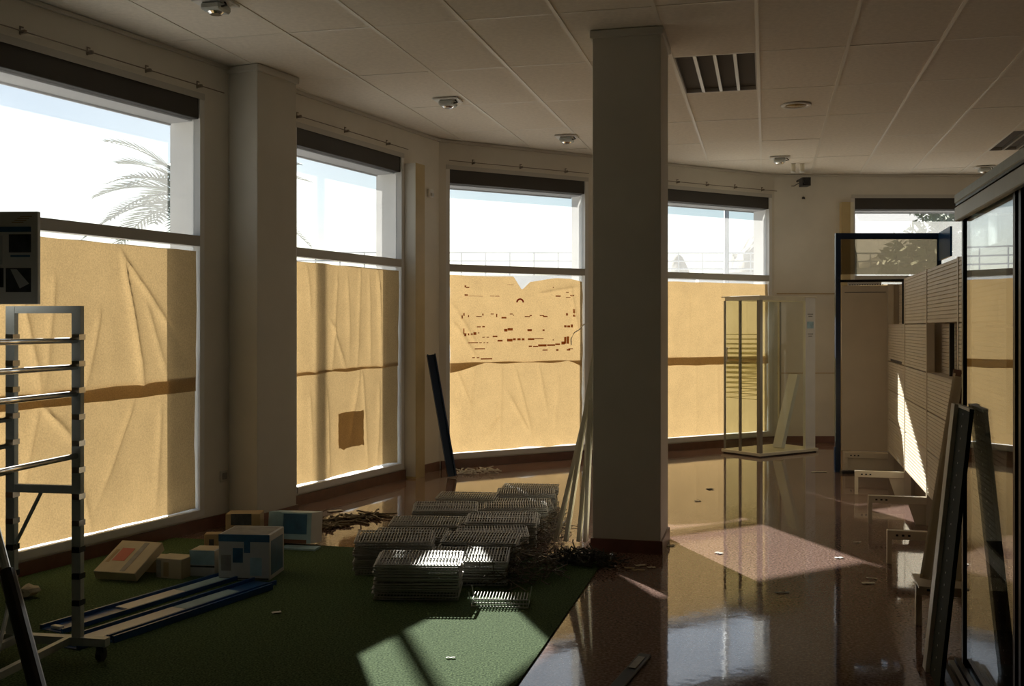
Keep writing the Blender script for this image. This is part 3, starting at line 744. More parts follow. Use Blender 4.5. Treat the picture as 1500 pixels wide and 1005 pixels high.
channel((a.x, a.y), (b.x, b.y), 0.16, 0.022, ZCP, 'farther blue metal channel with white insert lying on the carpet', (0.34, 0.66))
a, b = onfloor(95, 952), onfloor(388, 856); d = (b - a).normalized(); n = Vector((d.y, -d.x, 0)) * 0.118; a, b = a + n + d * 0.15, b + n - d * 0.1
channel((a.x, a.y), (b.x, b.y), 0.05, 0.032, ZCP, 'narrow dark blue channel beside the two wider ones', (0.02, 0.03))

# ------------------------------------------------------------------ cardboard boxes
def carton(name, c, sx, sy, sz, rz, main, label, prints=(), tilt=0.0, lid=None, z=ZCP, axis='x'):
    """body with printed panels; each print: (face, u0, u1, v0, v1, material, name), faces F(ront) R(ight) T(op) L(eft)"""
    t = thing(name, label, 'box', (c[0], c[1], z), 'cardboard boxes beside the left window')
    def put(o): return o
    fr = WORLD
    e = 0.0012
    o = MB().box(-sx / 2, sx / 2, -sy / 2, sy / 2, 0, sz, bev=0.003)
    parts = [('carton_body', main, o)]
    for (f, u0, u1, v0, v1, mt, nm) in prints:
        m = MB()
        if f == 'F': m.box(-sx / 2 + u0 * sx, -sx / 2 + u1 * sx, -sy / 2 - e, -sy / 2 + 0.0003, v0 * sz, v1 * sz)
        if f == 'R': m.box(sx / 2 - 0.0003, sx / 2 + e, -sy / 2 + u0 * sy, -sy / 2 + u1 * sy, v0 * sz, v1 * sz)
        if f == 'L': m.box(-sx / 2 - e, -sx / 2 + 0.0003, -sy / 2 + u0 * sy, -sy / 2 + u1 * sy, v0 * sz, v1 * sz)
        if f == 'T': m.box(-sx / 2 + u0 * sx, -sx / 2 + u1 * sx, -sy / 2 + v0 * sy, -sy / 2 + v1 * sy, sz - 0.0003, sz + e)
        parts.append((nm, mt, m))
    for nm, mt, m in parts:
        ob = bpy.data.objects.new(nm, m.mesh(nm, mt)); COL.objects.link(ob); ob.parent = t
    t.rotation_euler = ((tilt, 0, rz) if axis == 'x' else (0, tilt, rz))
    return t
p = onfloor(182, 852)
carton('tilted_carton', (p.x + 0.0, p.y + 0.10), 0.27, 0.30, 0.055, -0.25, M_CARDL, 'flat pale carton with red print tilted toward the viewer', [('T', 0.2, 0.5, 0.35, 0.75, M_CRED, 'red_print'), ('T', 0.08, 0.16, 0.3, 0.7, M_CARD, 'brown_print'), ('T', 0.6, 0.72, 0.05, 0.95, M_MGREY, 'fold_strip')], tilt=0.42, z=ZCP + 0.067)
p = onfloor(182, 852)
carton('flat_carton', (p.x + 0.06, p.y + 0.27), 0.30, 0.16, 0.075, -0.2, M_CARDL, 'pale carton lying under the tilted one by the window')
p = onfloor(252, 850)
carton('small_carton', (p.x, p.y + 0.06), 0.17, 0.13, 0.115, -0.3, M_CARDL, 'small pale carton between tilted carton and blue printed boxes', [('F', 0.3, 0.5, 0.1, 0.8, M_CARD, 'brown_print'), ('F', 0.02, 0.2, 0.05, 0.9, M_MGREY, 'grey_print')])
p = onfloor(298, 847)
carton('banded_carton', (p.x, p.y + 0.07), 0.15, 0.14, 0.15, -0.12, M_CWHITE, 'small carton with dark band left of the large blue box', [('F', 0, 1, 0.35, 0.42, M_DGREY, 'dark_band'), ('F', 0.0, 1, 0.45, 1.0, M_CLBLUE, 'pale_blue_print'), ('T', 0.05, 0.95, 0.05, 0.95, M_CARDL, 'lid')])
p = onfloor(360, 853)
carton('blue_printed_box', (p.x, p.y + 0.14), 0.30, 0.26, 0.26, -0.10, M_CWHITE, 'large white and blue printed box at the end of the channels',
    [('F', 0, 1, 0.84, 1.0, M_CBLUE, 'blue_top_band'), ('F', 0.28, 0.48, 0.38, 0.70, M_CBLUE, 'blue_picture'), ('F', 0.5, 0.62, 0.6, 0.85, M_CBLUE, 'blue_tab'), ('F', 0.05, 0.25, 0.2, 0.55, M_MGREY, 'grey_picture'), ('F', 0.62, 0.85, 0.1, 0.5, M_CLBLUE, 'pale_blue_picture'),
     ('R', 0.1, 0.9, 0.1, 0.85, M_CBLUE, 'blue_side_print'), ('T', 0.05, 0.95, 0.05, 0.9, M_MGREY, 'open_flap'), ('F', 0.02, 0.98, 0.02, 0.05, M_DGREY, 'text_line')])
p = onfloor(306, 822)
carton('slim_carton', (p.x + 0.02, p.y + 0.03), 0.10, 0.08, 0.16, 0.1, M_CARD, 'slim tan carton behind the banded carton', [('F', 0.3, 0.6, 0.5, 0.8, M_DGREY, 'dark_print')])
p = onfloor(352, 812)
carton('tan_box', (p.x, p.y + 0.12), 0.22, 0.14, 0.24, 0.05, M_CARD, 'tan open box behind the large blue box by the column', [('F', 0.15, 0.75, 0.7, 1.0, M_DGREY, 'dark_opening')])
p = onfloor(424, 806)
carton('light_blue_box', (p.x, p.y + 0.16), 0.30, 0.20, 0.20, -0.18, M_CLBLUE, 'pale blue printed box nearest the column, tilted', [('F', 0.35, 0.9, 0.3, 0.95, M_CBLUE, 'blue_print'), ('F', 0.02, 0.3, 0.5, 1.0, M_CLBLUE, 'pale_print'), ('R', 0.0, 1.0, 0.0, 1.0, M_CWHITE, 'white_side'), ('F', 0.0, 0.9, 0.0, 0.12, M_BASE, 'brown_edge')], tilt=-0.12, z=ZCP + 0.012)
p = onfloor(440, 806)
tag(MB(Frame((p.x, p.y, 0), -0.2)).box(-0.12, 0.12, -0.05, 0.05, ZCP, ZCP + 0.012).build('folded_leaflet', M_CLBLUE), 'folded pale leaflet in front of the light blue box', 'leaflet')
# crumpled thing by the wall
def crumple(c, r, mt, name, label, cat, seed, flat=0.7, group=None):
    bm = bmesh.new(); bmesh.ops.create_icosphere(bm, subdivisions=2, radius=1)
    for v in bm.verts:
        k = 1 + 0.55 * noise.noise(v.co * 2.1 + Vector((seed, 0, 0)))
        v.co = Vector((v.co.x * k, v.co.y * k, v.co.z * k * flat)) * r
    mn = min(v.co.z for v in bm.verts)
    for v in bm.verts: v.co.z -= mn
    me = bpy.data.meshes.new(name); bm.to_mesh(me); bm.free(); me.materials.append(mt)
    o = bpy.data.objects.new(name, me); COL.objects.link(o); o.location = c
    return tag(o, label, cat, group)
p = onfloor(42, 878)
crumple((p.x, p.y, ZCP), 0.05, M_CARDL, 'crumpled_carton', 'crumpled pale carton scrap on the carpet under the left window', 'scrap', 3.3)

# ------------------------------------------------------------------ wire racks in two rows
def rack_mesh(prongs=False):
    m = MB(); Wd, D, r = 0.42, 0.235, 0.0034
    n = 17 if prongs else 24
    for k in range(n + 1):
        x = -Wd / 2 + Wd * k / n
        m.tube([(x, -D / 2, 0.006), (x, D / 2, 0.006)] if not prongs else [(x, -D / 2, 0.0), (x, -D / 2 + 0.02, 0.035), (x, D / 2, 0.04)], r, 4, cap=False)
    for y in (-D / 2, 0.0, D / 2): m.tube([(-Wd / 2 - 0.012, y, 0.0), (Wd / 2 + 0.012, y, 0.0)], 0.0052, 4)
    for s_ in (-1, 1): m.tube([(s_ * (Wd / 2 + 0.012), -D / 2, 0.0), (s_ * (Wd / 2 + 0.012), D / 2, 0.0)], 0.0052, 4)
    if prongs:
        for s_ in (-1, 1):
            for y in (-D / 2, D / 2): m.tube([(s_ * (Wd / 2 + 0.012), y, 0.0), (s_ * (Wd / 2 + 0.03), y, 0.075)], 0.0048, 4)
    return m
ORD = ['first', 'second', 'third', 'fourth', 'fifth', 'sixth', 'seventh', 'eighth', 'ninth', 'tenth', 'eleventh', 'twelfth', 'thirteenth', 'fourteenth']
RM = rack_mesh().mesh('wire_rack', M_WIRE)
rr = random.Random(5)
def stack(x, y, n, rz, which, row, tilt=0.05, dz=0.0135):
    for k in range(n):
        o = bpy.data.objects.new('wire_rack', RM); COL.objects.link(o)
        o.location = (x + rr.uniform(-.010, .010), y + rr.uniform(-.012, .012) + 0.002 * k, ZCP + 0.006 + k * dz + 0.13 * abs(math.sin(tilt)))
        o.rotation_euler = (tilt + rr.uniform(-.008, .008), rr.uniform(-.006, .006), rz + rr.uniform(-.03, .03))
        top = n - 1 - k
        pos = 'topmost' if top == 0 else ('at the bottom' if k == 0 else '%s from the top' % ORD[top])
        tag(o, 'grey wire rack %s of the %s stack from the front, %s row' % (pos, which, row), 'wire rack', 'wire racks stacked on the floor')
for i in range(7):
    y = 6.16 + i * 0.30; x = -0.70 + (y - 6.16) * 0.19
    stack(x + rr.uniform(-.02, .02), y, [14, 12, 13, 10, 12, 9, 11][i], -0.05 + rr.uniform(-.09, .09), ORD[i], 'left', tilt=rr.uniform(.02, .13))
for i in range(10):
    y = 5.60 + i * 0.315; x = -0.52 if i == 0 else -0.22 + (y - 5.95) * 0.155
    stack(x + rr.uniform(-.025, .025), y, [14, 10, 13, 11, 13, 9, 12, 10, 12, 11][i], -0.06 + rr.uniform(-.10, .10), ORD[i], 'right', tilt=rr.uniform(.02, .13))
p = onfloor(733, 893)
o = bpy.data.objects.new('wire_rack', rack_mesh(True).mesh('wire_rack_pronged', M_WIRE)); COL.objects.link(o); o.location = (p.x, p.y + 0.06, ZCP + 0.006); o.rotation_euler = (0.0, 0, -0.08); o.scale = (0.66, 0.6, 1.0)
tag(o, 'single grey pronged wire rack lying alone at the edge of the sunlit carpet', 'wire rack')

# tangles of hooks
def tangle(c, rx, ry, h, n, mt, r, lmin, lmax, seed, ang=0.0, up=0.6):
    q = random.Random(seed); m = MB()
    for k in range(n):
        a = q.uniform(0, 2 * math.pi); rad = math.sqrt(q.random())
        lx, ly = rx * rad * math.cos(a), ry * rad * math.sin(a)
        x = c[0] + lx * math.cos(ang) - ly * math.sin(ang); y = c[1] + lx * math.sin(ang) + ly * math.cos(ang)
        z = c[2] + q.random() * h * (1 - rad * 0.8) + 0.008
        d = Vector((q.uniform(-1, 1), q.uniform(-1, 1), q.uniform(-.5, .7) * min(1, up * 2))).normalized()
        L = q.uniform(lmin, lmax); p0 = Vector((x, y, z)); p1 = p0 + d * L
        p1.z = max(c[2] + 0.006, p1.z)
        e = p1 + Vector((q.uniform(-.4, .4), q.uniform(-.4, .4), up)) * L * 0.35
        m.tube([p0, p1, e], r, 4, False)
    return m
p = onfloor(745, 850)
tag(tangle((p.x + 0.02, p.y + 0.12, ZCP), 0.26, 0.36, 0.20, 330, M_HOOK, 0.003, 0.06, 0.16, 1, -0.3, 0.3).build('hook_tangle', M_HOOK), 'tangled heap of metal display hooks beside the wire racks', 'hooks', kind='stuff')
p = onfloor(785, 790)
tag(tangle((p.x + 0.05, p.y + 0.2, 0.0), 0.13, 0.55, 0.17, 240, M_HOOK, 0.003, 0.06, 0.15, 2, -0.2, 0.3).build('hook_tangle', M_HOOK), 'long tangle of metal display hooks along the right row', 'hooks', kind='stuff')
p = onfloor(856, 828)
tag(tangle((p.x, p.y + 0.02, ZCP), 0.24, 0.13, 0.10, 260, M_DEBRIS, 0.0045, 0.03, 0.09, 3, -0.24, 0.3).build('debris_heap', M_DEBRIS), 'dark heap of small fittings at the foot of the pillar', 'debris', kind='stuff')
p = onfloor(500, 766)
tag(tangle((p.x, p.y, 0), 0.40, 0.07, 0.03, 110, M_DEBRIS, 0.007, 0.08, 0.22, 4, 0.95, 0.03).build('sweepings', M_HOOK), 'line of dark sweepings under the second left window', 'debris', kind='stuff')
p = onfloor(700, 693)
tag(tangle((p.x, p.y, 0), 0.25, 0.09, 0.05, 70, M_LITTER, 0.006, 0.03, 0.10, 6, 0.5, 0.1).build('paper_shreds', M_LITTER), 'pale shreds of paper on the floor beside the blue post', 'litter', kind='stuff')

# ------------------------------------------------------------------ leaning posts
def plank(name, p0, p1, wd, th, mt, label, cat, side=None, group=None, lip=None):
    p0, p1 = Vector(p0), Vector(p1); az = (p1 - p0).normalized()
    ax = Vector(side) if side is not None else Vector((1, 0, 0)); ax = (ax - az * ax.dot(az)).normalized(); ay = az.cross(ax)
    L = (p1 - p0).length; c = (p0 + p1) / 2
    if lip is None:
        return tag(MB().obox(c, ax, ay, az, wd, th, L).build(name, mt), label, cat, group)
    t = thing(name, label, cat, p0, group)
    MB().obox(c, ax, ay, az, wd, th * 0.35, L).build('web', mt, t)
    for s_ in (-1, 1): MB().obox(c + ax * s_ * (wd / 2 - lip / 2) - ay * th * 0.5, ax, ay, az, lip, th, L).build('lip', mt, t)
    return t
a = onfloor(662, 700); b = at(631, 520, 10.30)
plank('blue_post', (a.x, a.y, 0.012), (b.x, b.y, b.z), 0.085, 0.05, M_BLUED, 'dark blue post leaning in the corner beside the bay window', 'post', (1, 0.2, 0), lip=0.012)
PL = lambda x, y, z: PIL(x, y, z)
for k, (px, dy, top, dx, lb) in enumerate(((812, 0.36, 1.20, 0.0, 'leftmost cream profile leaning against the pillar'), (827, 0.30, 1.32, 0.0, 'second cream profile leaning against the pillar'), (846, 0.22, 1.12, 0, 'third cream profile leaning against the pillar'), (856, 0.10, 0.98, 0, 'rightmost cream profile leaning against the pillar'))):
    a = onfloor(px, 797); q = PIL(-0.035, dy, top)
    plank('leaning_profile', (a.x, a.y, 0.02), q, 0.05, 0.022, M_CREAM, lb, 'profile', (0.3, 1, 0), 'cream profiles leaning against the pillar', lip=0.008)

# ------------------------------------------------------------------ glass showcase by the far window
VL, VF = Vector((2.47, 12.08)), Vector((2.77, 11.64))
vdir = (VF - VL).normalized(); VD = (VF - VL).length; VW = 0.93
VS = Frame((VF.x, VF.y), u=(-vdir.y, vdir.x))          # x along the long side, y toward the rear corner
if VS.v.y < 0: VS = Frame((VF.x, VF.y), u=(vdir.y, -vdir.x))
VH = 1.81
t = thing('glass_showcase', 'tall glass showcase with chrome posts in front of the bay window', 'showcase', VS(VW / 2, VD / 2, 0))
MB(VS).box(-0.03, VW + 0.03, -0.03, VD + 0.03, 0.012, 0.045, bev=0.004).build('base_plate', M_CREAM, t)
MB(VS).box(-0.01, VW + 0.01, -0.01, VD + 0.01, 0.0, 0.012).build('plinth', M_DARKMET, t)
MB(VS).box(-0.03, VW + 0.01, -0.03, VD + 0.03, VH - 0.012, VH, bev=0.003).build('top_plate', M_CREAM, t)
MB(VS).box(0.0, VW, 0.0, VD, VH - 0.05, VH - 0.012).build('top_rim', M_CREAM, t)
for x, y, r in ((0.0, 0.0, 0.024), (0.0, VD, 0.011), (VW, VD, 0.016), (0.0, VD * 0.55, 0.014), (VW * 0.62, VD, 0.008)):
    MB(VS).box(x - r, x + r, y - r, y + r, 0.045, VH - 0.05, bev=0.003).build('post', mat('dull_chrome', (0.30, 0.28, 0.23), 0.3, metal=0.4), t)
pane = MB(VS).box(-0.004, 0.0, 0.03, VD - 0.02, 0.05, VH - 0.05).build('side_pane', M_CLEAR, t)
MB(VS).box(0.02, VW - 0.02, VD - 0.004, VD, 0.05, VH - 0.05).build('rear_pane', M_CLEAR, t)
MB(VS).box(0.03, VW - 0.06, -0.004, 0.0, 0.05, VH - 0.05).build('front_pane', M_CLEAR, t)
M_FROST = glass_mat('frosted_stripe', (0.82, 0.8, 0.66), dust=0.14, dustcol=(0.85, 0.82, 0.65))
for k in range(14):
    z = 0.64 + k * 0.056; hh = 0.030 * (1 - abs(k - 6.5) / 9)
    MB(VS).box(-0.0065, -0.0045, 0.03, VD - 0.02, z, z + hh).build('frosted_stripe', M_FROST, pane)
rear = [o for o in t.children if o.name.startswith('rear_pane')][0]
for k in range(14):
    z = 0.64 + k * 0.056; hh = 0.030 * (1 - abs(k - 6.5) / 9)
    MB(VS).box(0.03, VW * 0.6, VD - 0.0065, VD - 0.0045, z, z + hh).build('frosted_stripe', M_FROST, rear)
hd = MB(VS).tube([(-0.005, VD - 0.07, 1.06), (-0.04, VD - 0.07, 1.06), (-0.04, VD - 0.07, 1.22), (-0.005, VD - 0.07, 1.22)], 0.008, 8).build('handle', M_CHROME, t)
sp = MB(VS).box(VW - 0.17, VW, -0.006, 0.03, 0.046, VH).build('end_panel', M_WHITE, t)
MB(VS).box(VW - 0.145, VW - 0.03, -0.008, -0.006, 1.44, 1.52).build('blue_sticker', M_CLBLUE, sp)
for z0, x0, x1 in ((1.60, -0.135, -0.04), (1.575, -0.12, -0.05), (1.37, -0.13, -0.04), (1.345, -0.12, -0.055)):
    MB(VS).box(VW + x0, VW + x1, -0.008, -0.006, z0, z0 + 0.012).build('printed_line', M_MGREY, sp)
a = VS(0.42, 0.10, 0.07); b = VS(0.72, 0.12, 0.90)
plank('white_shelf_board', a, b, 0.13, 0.055, M_WHITE, 'white shelf board leaning inside the glass showcase', 'shelf board', VS.v)

# ------------------------------------------------------------------ gondola shelving on the right
GD = Vector((0.247, 0.969)); 
GF = Frame((2.989, 9.08), u=(-GD.x, -GD.y))          # x toward the viewer; v = (-u.y, u.x) = (0.969, -0.247): right
STEP = 1.373; DEP = 0.41; ZR = [0.22, 0.55, 0.84, 1.12, 1.48, 1.88]
t = thing('shelving_gondola', 'beige steel gondola shelving with ribbed back panels along the right', 'shelving', GF(0, DEP, 0))
def ribbed(x0, x1, y, z0, z1, name='back_panel', mt=M_BEIGE):
    m = MB(GF); n = max(2, int(round((z1 - z0) / 0.026))); pz = (z1 - z0) / n
    m.box(x0, x1, y + 0.006, y + 0.014, z0, z1)
    for k in range(n):
        za = z0 + k * pz
        m.add([(x0, y + 0.006, za), (x1, y + 0.006, za), (x1, y, za + pz * 0.12), (x0, y, za + pz * 0.12), (x1, y, za + pz * 0.86), (x0, y, za + pz * 0.86), (x1, y + 0.006, za + pz), (x0, y + 0.006, za + pz)],
              [(0, 1, 2, 3), (3, 2, 4, 5), (5, 4, 6, 7)])
    return m.build(name, mt, t)
for i in range(-1, 4):
    xa, xb = i * STEP, (i + 1) * STEP
    if i < 3:
        for r in range(5):
            if (i == -1 and r == 4) or (i == 1 and r == 3): continue
            ribbed(xa + 0.02, xb - 0.02, DEP, ZR[r] + 0.004, ZR[r + 1] - 0.003)
    MB(GF).box(xa - 0.018, xa + 0.018, DEP - 0.004, DEP + 0.05, 0.0, ZR[-1]).build('upright', M_BEIGE, t)
    # base bracket: beam, front leg, gusset
    br = MB(GF).box(xa - 0.022, xa + 0.022, 0.0, DEP - 0.004, 0.15, 0.205, bev=0.003).build('base_bracket', M_BEIGE, t)
    MB(GF).box(xa - 0.02, xa + 0.02, 0.0, 0.028, 0.0, 0.15).build('front_leg', M_BEIGE, br)
    m = MB(GF); p = [(xa + s_, y, z) for s_ in (-0.004, 0.004) for (y, z) in ((DEP - 0.004, 0.15), (DEP - 0.13, 0.15), (DEP - 0.08, 0.0), (DEP - 0.004, 0.0))]
    m.add(p, [(0, 1, 2, 3), (7, 6, 5, 4), (0, 4, 5, 1), (1, 5, 6, 2), (2, 6, 7, 3), (3, 7, 4, 0)]); m.build('gusset', M_BEIGE, br)
    for q in range(3): MB(GF).box(xa + 0.022, xa + 0.0235, 0.05 + q * 0.035, 0.065 + q * 0.035, 0.17, 0.182).build('slot', M_BLACK, br)
# reverse side seen through the two openings
for i, r in ((-1, 4), (1, 3)):
    xa, xb = i * STEP, (i + 1) * STEP
    ribbed(xa + 0.02, xb - 0.02, DEP + 0.10, ZR[r] - 0.0, ZR[r + 1] - 0.003, 'reverse_panel', M_BEIGED)
    MB(GF).box(xa + 0.45 * STEP, xa + 0.45 * STEP + 0.03, DEP + 0.06, DEP + 0.09, ZR[r], ZR[r + 1]).build('inner_post', M_DARKMET, t)
    MB(GF).box(xa + 0.02, xb - 0.02, DEP + 0.0, DEP + 0.1, ZR[r] - 0.012, ZR[r] + 0.002).build('ledge', M_BEIGED, t)
for i in range(-1, 3):
    MB(GF).box(i * STEP + 0.02, (i + 1) * STEP - 0.02, DEP + 0.24, DEP + 0.25, 0.0, ZR[-1]).build('rear_sheet', M_BEIGED, t)
MB(GF).box(-STEP - 0.024, -STEP - 0.012, DEP + 0.02, DEP + 0.26, 0.0, ZR[-1]).build('end_cheek', M_BEIGED, t)
MB(GF).box(-STEP + 0.25, -STEP + 1.15, DEP - 0.003, DEP + 0.001, 1.128, 1.148).build('dark_slot', M_BLACK, t)
# far end panel
ep = thing('end_panel', 'tall beige end panel with white perforated strip beside the blue frame', 'panel', GF(-STEP, 0.2, 0))
MB(GF).box(-STEP - 0.05, -STEP - 0.025, -0.03, DEP + 0.02, 0.22, 1.87, bev=0.003).build('sheet', M_BEIGED, ep)
MB(GF).box(-STEP - 0.06, -STEP - 0.015, -0.05, DEP + 0.16, 1.905, 1.93).build('top_cap', M_DARKMET, ep)
MB(GF).box(-STEP - 0.05, -STEP - 0.03, 0.03, DEP - 0.06, 1.872, 1.904).build('perforated_strip', M_WHITE, ep)
for k in range(14): MB(GF).box(-STEP - 0.03, -STEP - 0.0285, 0.045 + k * 0.024, 0.055 + k * 0.024, 1.874, 1.884).build('hole', M_BLACK, ep)
MB(GF).box(-STEP - 0.024, -STEP + 0.0, -0.02, DEP - 0.01, 0.002, 0.215).build('kick_plate', M_BEIGE, ep)
MB(GF).box(-STEP - 0.0245, -STEP - 0.021, 0.0, DEP - 0.02, 1.80, 1.805).build('seam', M_DGREY, ep)

# ------------------------------------------------------------------ blue frame
BP = Vector((3.275, 10.47))
t = thing('blue_display_stand', 'dark blue metal display stand with smoky top panel by the far window', 'display stand', (BP.x + 0.5, BP.y, 0))
MB().box(BP.x - 0.025, BP.x + 0.025, BP.y - 0.02, BP.y + 0.02, 0.0, 2.40).build('post', M_BLUED, t)
MB().box(BP.x - 0.035, BP.x - 0.0255, BP.y - 0.015, BP.y + 0.015, 0.0, 0.25).build('lower_sleeve', M_BLUE, t)
MB().box(BP.x + 0.025, BP.x + 1.02, BP.y - 0.02, BP.y + 0.02, 2.34, 2.40).build('top_rail', M_BLUED, t)
MB().box(BP.x + 0.025, BP.x + 1.02, BP.y - 0.003, BP.y + 0.003, 1.985, 2.34).build('smoky_panel', M_SMOKE, t)
fr = Frame((BP.x + 1.02, BP.y), u=(-GD.x, -GD.y))
MB(fr).box(0.0, 0.75, -0.01, 0.01, 2.12, 2.40).build('return_panel', M_BLUE, t)
MB(fr).box(-0.02, 0.02, -0.02, 0.02, 0.0, 2.40).build('rear_post', M_BLUED, t)
MB().box(BP.x + 0.0, BP.x + 0.14, BP.y - 0.14, BP.y - 0.06, 0.0, 0.025).build('foot', M_BLACK, t)

# ------------------------------------------------------------------ planks leaning on the gondola
for (ya, xb, yb, zt, mt, lp, lb) in ((0.05, 3.16, DEP - 0.035, 1.16, M_BEIGE, 0.012, 'left grey-beige plank leaning from the bracket onto the gondola'), (0.13, 3.10, DEP - 0.025, 1.19, M_BASE, None, 'dark brown plank leaning between two lighter planks'), (0.20, 3.04, DEP - 0.02, 1.13, M_BEIGE, 0.01, 'right grey-beige plank leaning from the bracket onto the gondola')):
    plank('leaning_plank', GF(4.10, ya, 0.222), GF(xb - 0.2, yb, zt), 0.055, 0.026, mt, lb, 'plank', (0.97, -0.24, 0), 'planks leaning on the gondola', lip=lp)
MB(GF).box(3.98, 4.25, 0.0, DEP - 0.004, 0.206, 0.217).build('bracket_plate', M_BEIGE, bpy.data.objects['shelving_gondola'])

# ------------------------------------------------------------------ glass display case at the right edge
CF = Frame((1.905, 4.40), u=(-0.2371, -0.9715))        # x toward the viewer, v to the right
CH, CL, CW = 1.93, 2.6, 0.6
t = thing('display_case', 'tall black-framed glass display case with white canopy at the right edge', 'display case', CF(CL / 2, CW / 2, 0))
MB(CF).box(0.0, CL, 0.0, CW, 0.0, 0.02).build('plinth', M_DARKMET, t)
for k, (y, z) in enumerate(((-0.01, 0.03), (-0.035, 0.02), (-0.06, 0.01))):
    MB(CF).box(-0.01, CL, y - 0.02, y, 0.0, z + 0.02).build('base_rail', M_ALU if k % 2 else M_DARKMET, t)
for x in (0.0, 0.94, 1.02, 1.75): MB(CF).box(x, x + 0.03, -0.004, 0.03, 0.02, CH).build('stile', M_DARKMET, t)
MB(CF).box(0.0, 0.03, CW - 0.03, CW, 0.02, CH).build('stile', M_DARKMET, t)
MB(CF).box(0.03, 0.94, 0.004, 0.010, 0.03, CH - 0.01).build('door_pane', M_CASEGL, t)
MB(CF).box(1.05, 1.75, 0.016, 0.022, 0.03, CH - 0.01).build('door_pane', M_CASEGL, t)
MB(CF).box(1.78, CL, 0.004, 0.010, 0.03, CH - 0.01).build('door_pane', M_CASEGL, t)
MB(CF).box(0.008, 0.014, 0.03, CW - 0.03, 0.03, CH - 0.01).build('end_pane', M_CASEGL, t)
MB(CF).box(0.03, CL, CW - 0.02, CW, 0.02, CH + 0.1).build('back_panel', M_BLACK, t)
MB(CF).box(0.02, CL, 0.06, CW - 0.02, 0.02, 0.045).build('floor_board', M_BLACK, t)
for z in (0.55, 1.0, 1.45): MB(CF).box(0.04, CL, 0.08, CW - 0.03, z, z + 0.012).build('shelf', M_BLACK, t)
MB(CF).box(0.0, CL, -0.004, CW, CH, CH + 0.015).build('head_rail', M_WHITE, t)
MB(CF).box(-0.015, CL, -0.03, -0.004, CH - 0.03, CH + 0.03, bev=0.004).build('canopy_front', M_WHITE, t)
MB(CF).box(-0.015, CL, -0.026, CW, CH + 0.036, CH + 0.046).build('canopy_shadow_gap', M_DARKMET, t)
MB(CF).box(-0.02, CL, -0.03, CW + 0.02, CH + 0.046, CH + 0.085, bev=0.004).build('canopy_top', M_ALU, t)

# dark green pegboard leaning on the case
a = CF(0.17, -0.135, 0.004); b = CF(0.17, -0.02, 1.13)
az = (b - a).normalized(); ax = CF.u; ay = az.cross(ax).normalized(); c = (a + b) / 2
t = thing('pegboard_panel', 'dark green pegboard panel with grey edge leaning on the glass case', 'panel', (a.x, a.y, 0))
MB().obox(c, ax, ay, az, 0.30, 0.016, 1.13).build('board', M_GREENP, t)
MB().obox(c - ax * 0.13 - ay * 0.010, ax, ay, az, 0.08, 0.03, 1.13).build('edge_strip', M_GREYEDGE, t)
MB().obox(b + az * -0.006, ax, ay, az, 0.30, 0.02, 0.012).build('top_edge', M_GREYEDGE, t)
for s_ in (-1, 1):
    for k in range(22):
        MB().obox(a + az * (0.05 + k * 0.05) + ay * s_ * 0.0083 + ax * 0.02, ax, ay, az, 0.007, 0.001, 0.007).build('peg_hole', M_LITTER if s_ < 2 else M_BLACK, t)

# ------------------------------------------------------------------ floor litter
def scrap(px, py, sx, sy, rz, label, mt=M_LITTER, h=0.004, zoff=0.0, name='paper_scrap', cat='scrap', group='paper scraps on the floor'):
    p = onfloor(px, py); fr = Frame((p.x, p.y, zoff), rz)
    m = MB(fr); n = 4
    pts = []; 
    for i in range(n + 1):
        x = -sx / 2 + sx * i / n; zz = 0.0015 + h * abs(math.sin(i * 1.3 + px))
        pts += [(x, -sy / 2, zz), (x, sy / 2, zz * 0.7 + 0.001), (x, -sy / 2, zz + 0.002), (x, sy / 2, zz * 0.7 + 0.003)]
    f = []
    for i in range(n):
        a, b = 4 * i, 4 * i + 4
        f += [(a, a + 1, b + 1, b), (a + 2, b + 2, b + 3, a + 3), (a, b, b + 2, a + 2), (a + 1, a + 3, b + 3, b + 1)]
    f += [(0, 2, 3, 1), (4 * n, 4 * n + 1, 4 * n + 3, 4 * n + 2)]
    m.add(pts, f)
    tag(m.build(name, mt), label, cat, group)
scrap(1053, 811, 0.05, 0.035, -0.9, 'white paper scrap left of centre in the sunlit floor patch')
scrap(1229, 818, 0.05, 0.03, 0.1, 'white paper scrap at the right tip of the sunlit floor patch')
scrap(1146, 869, 0.08, 0.02, 0.1, 'grey scrap on the floor just below the sunlit patch', M_MGREY)
scrap(1272, 855, 0.07, 0.03, 0.0, 'pale scrap on the floor near the third gondola bracket', M_CREAM)
scrap(1277, 848, 0.06, 0.012, -0.4, 'thin pale strip above another scrap near the third bracket', M_CREAM)
scrap(1256, 795, 0.05, 0.02, 0.2, 'small pale scrap left of the third gondola bracket', M_CREAM)
scrap(1040, 717, 0.06, 0.05, 0.3, 'small dark scrap on the floor in front of the showcase', M_DGREY)
scrap(1022, 734, 0.05, 0.04, 0.3, 'faint pale scrap on the floor between pillar and showcase', M_CREAM)
scrap(1200, 692, 0.15, 0.05, 0.05, 'pale flat strip on the floor left of the blue frame', M_CREAM)
scrap(405, 901, 0.045, 0.03, 0.4, 'white paper scrap alone on the dark green carpet', zoff=ZCP)
scrap(660, 968, 0.04, 0.012, 0.0, 'white sliver on the sunlit part of the carpet', zoff=ZCP)
scrap(491, 749, 0.12, 0.06, 0.5, 'white paper scrap under the second left window')
scrap(938, 829, 0.07, 0.03, 0.3, 'pale scrap on the floor at the right of the pillar foot', M_CARDL)
scrap(922, 833, 0.06, 0.03, -0.2, 'tan scrap on the floor below the pillar foot', M_CARD)
scrap(954, 832, 0.05, 0.025, 0.1, 'pale scrap at the pillar corner', M_CARDL)
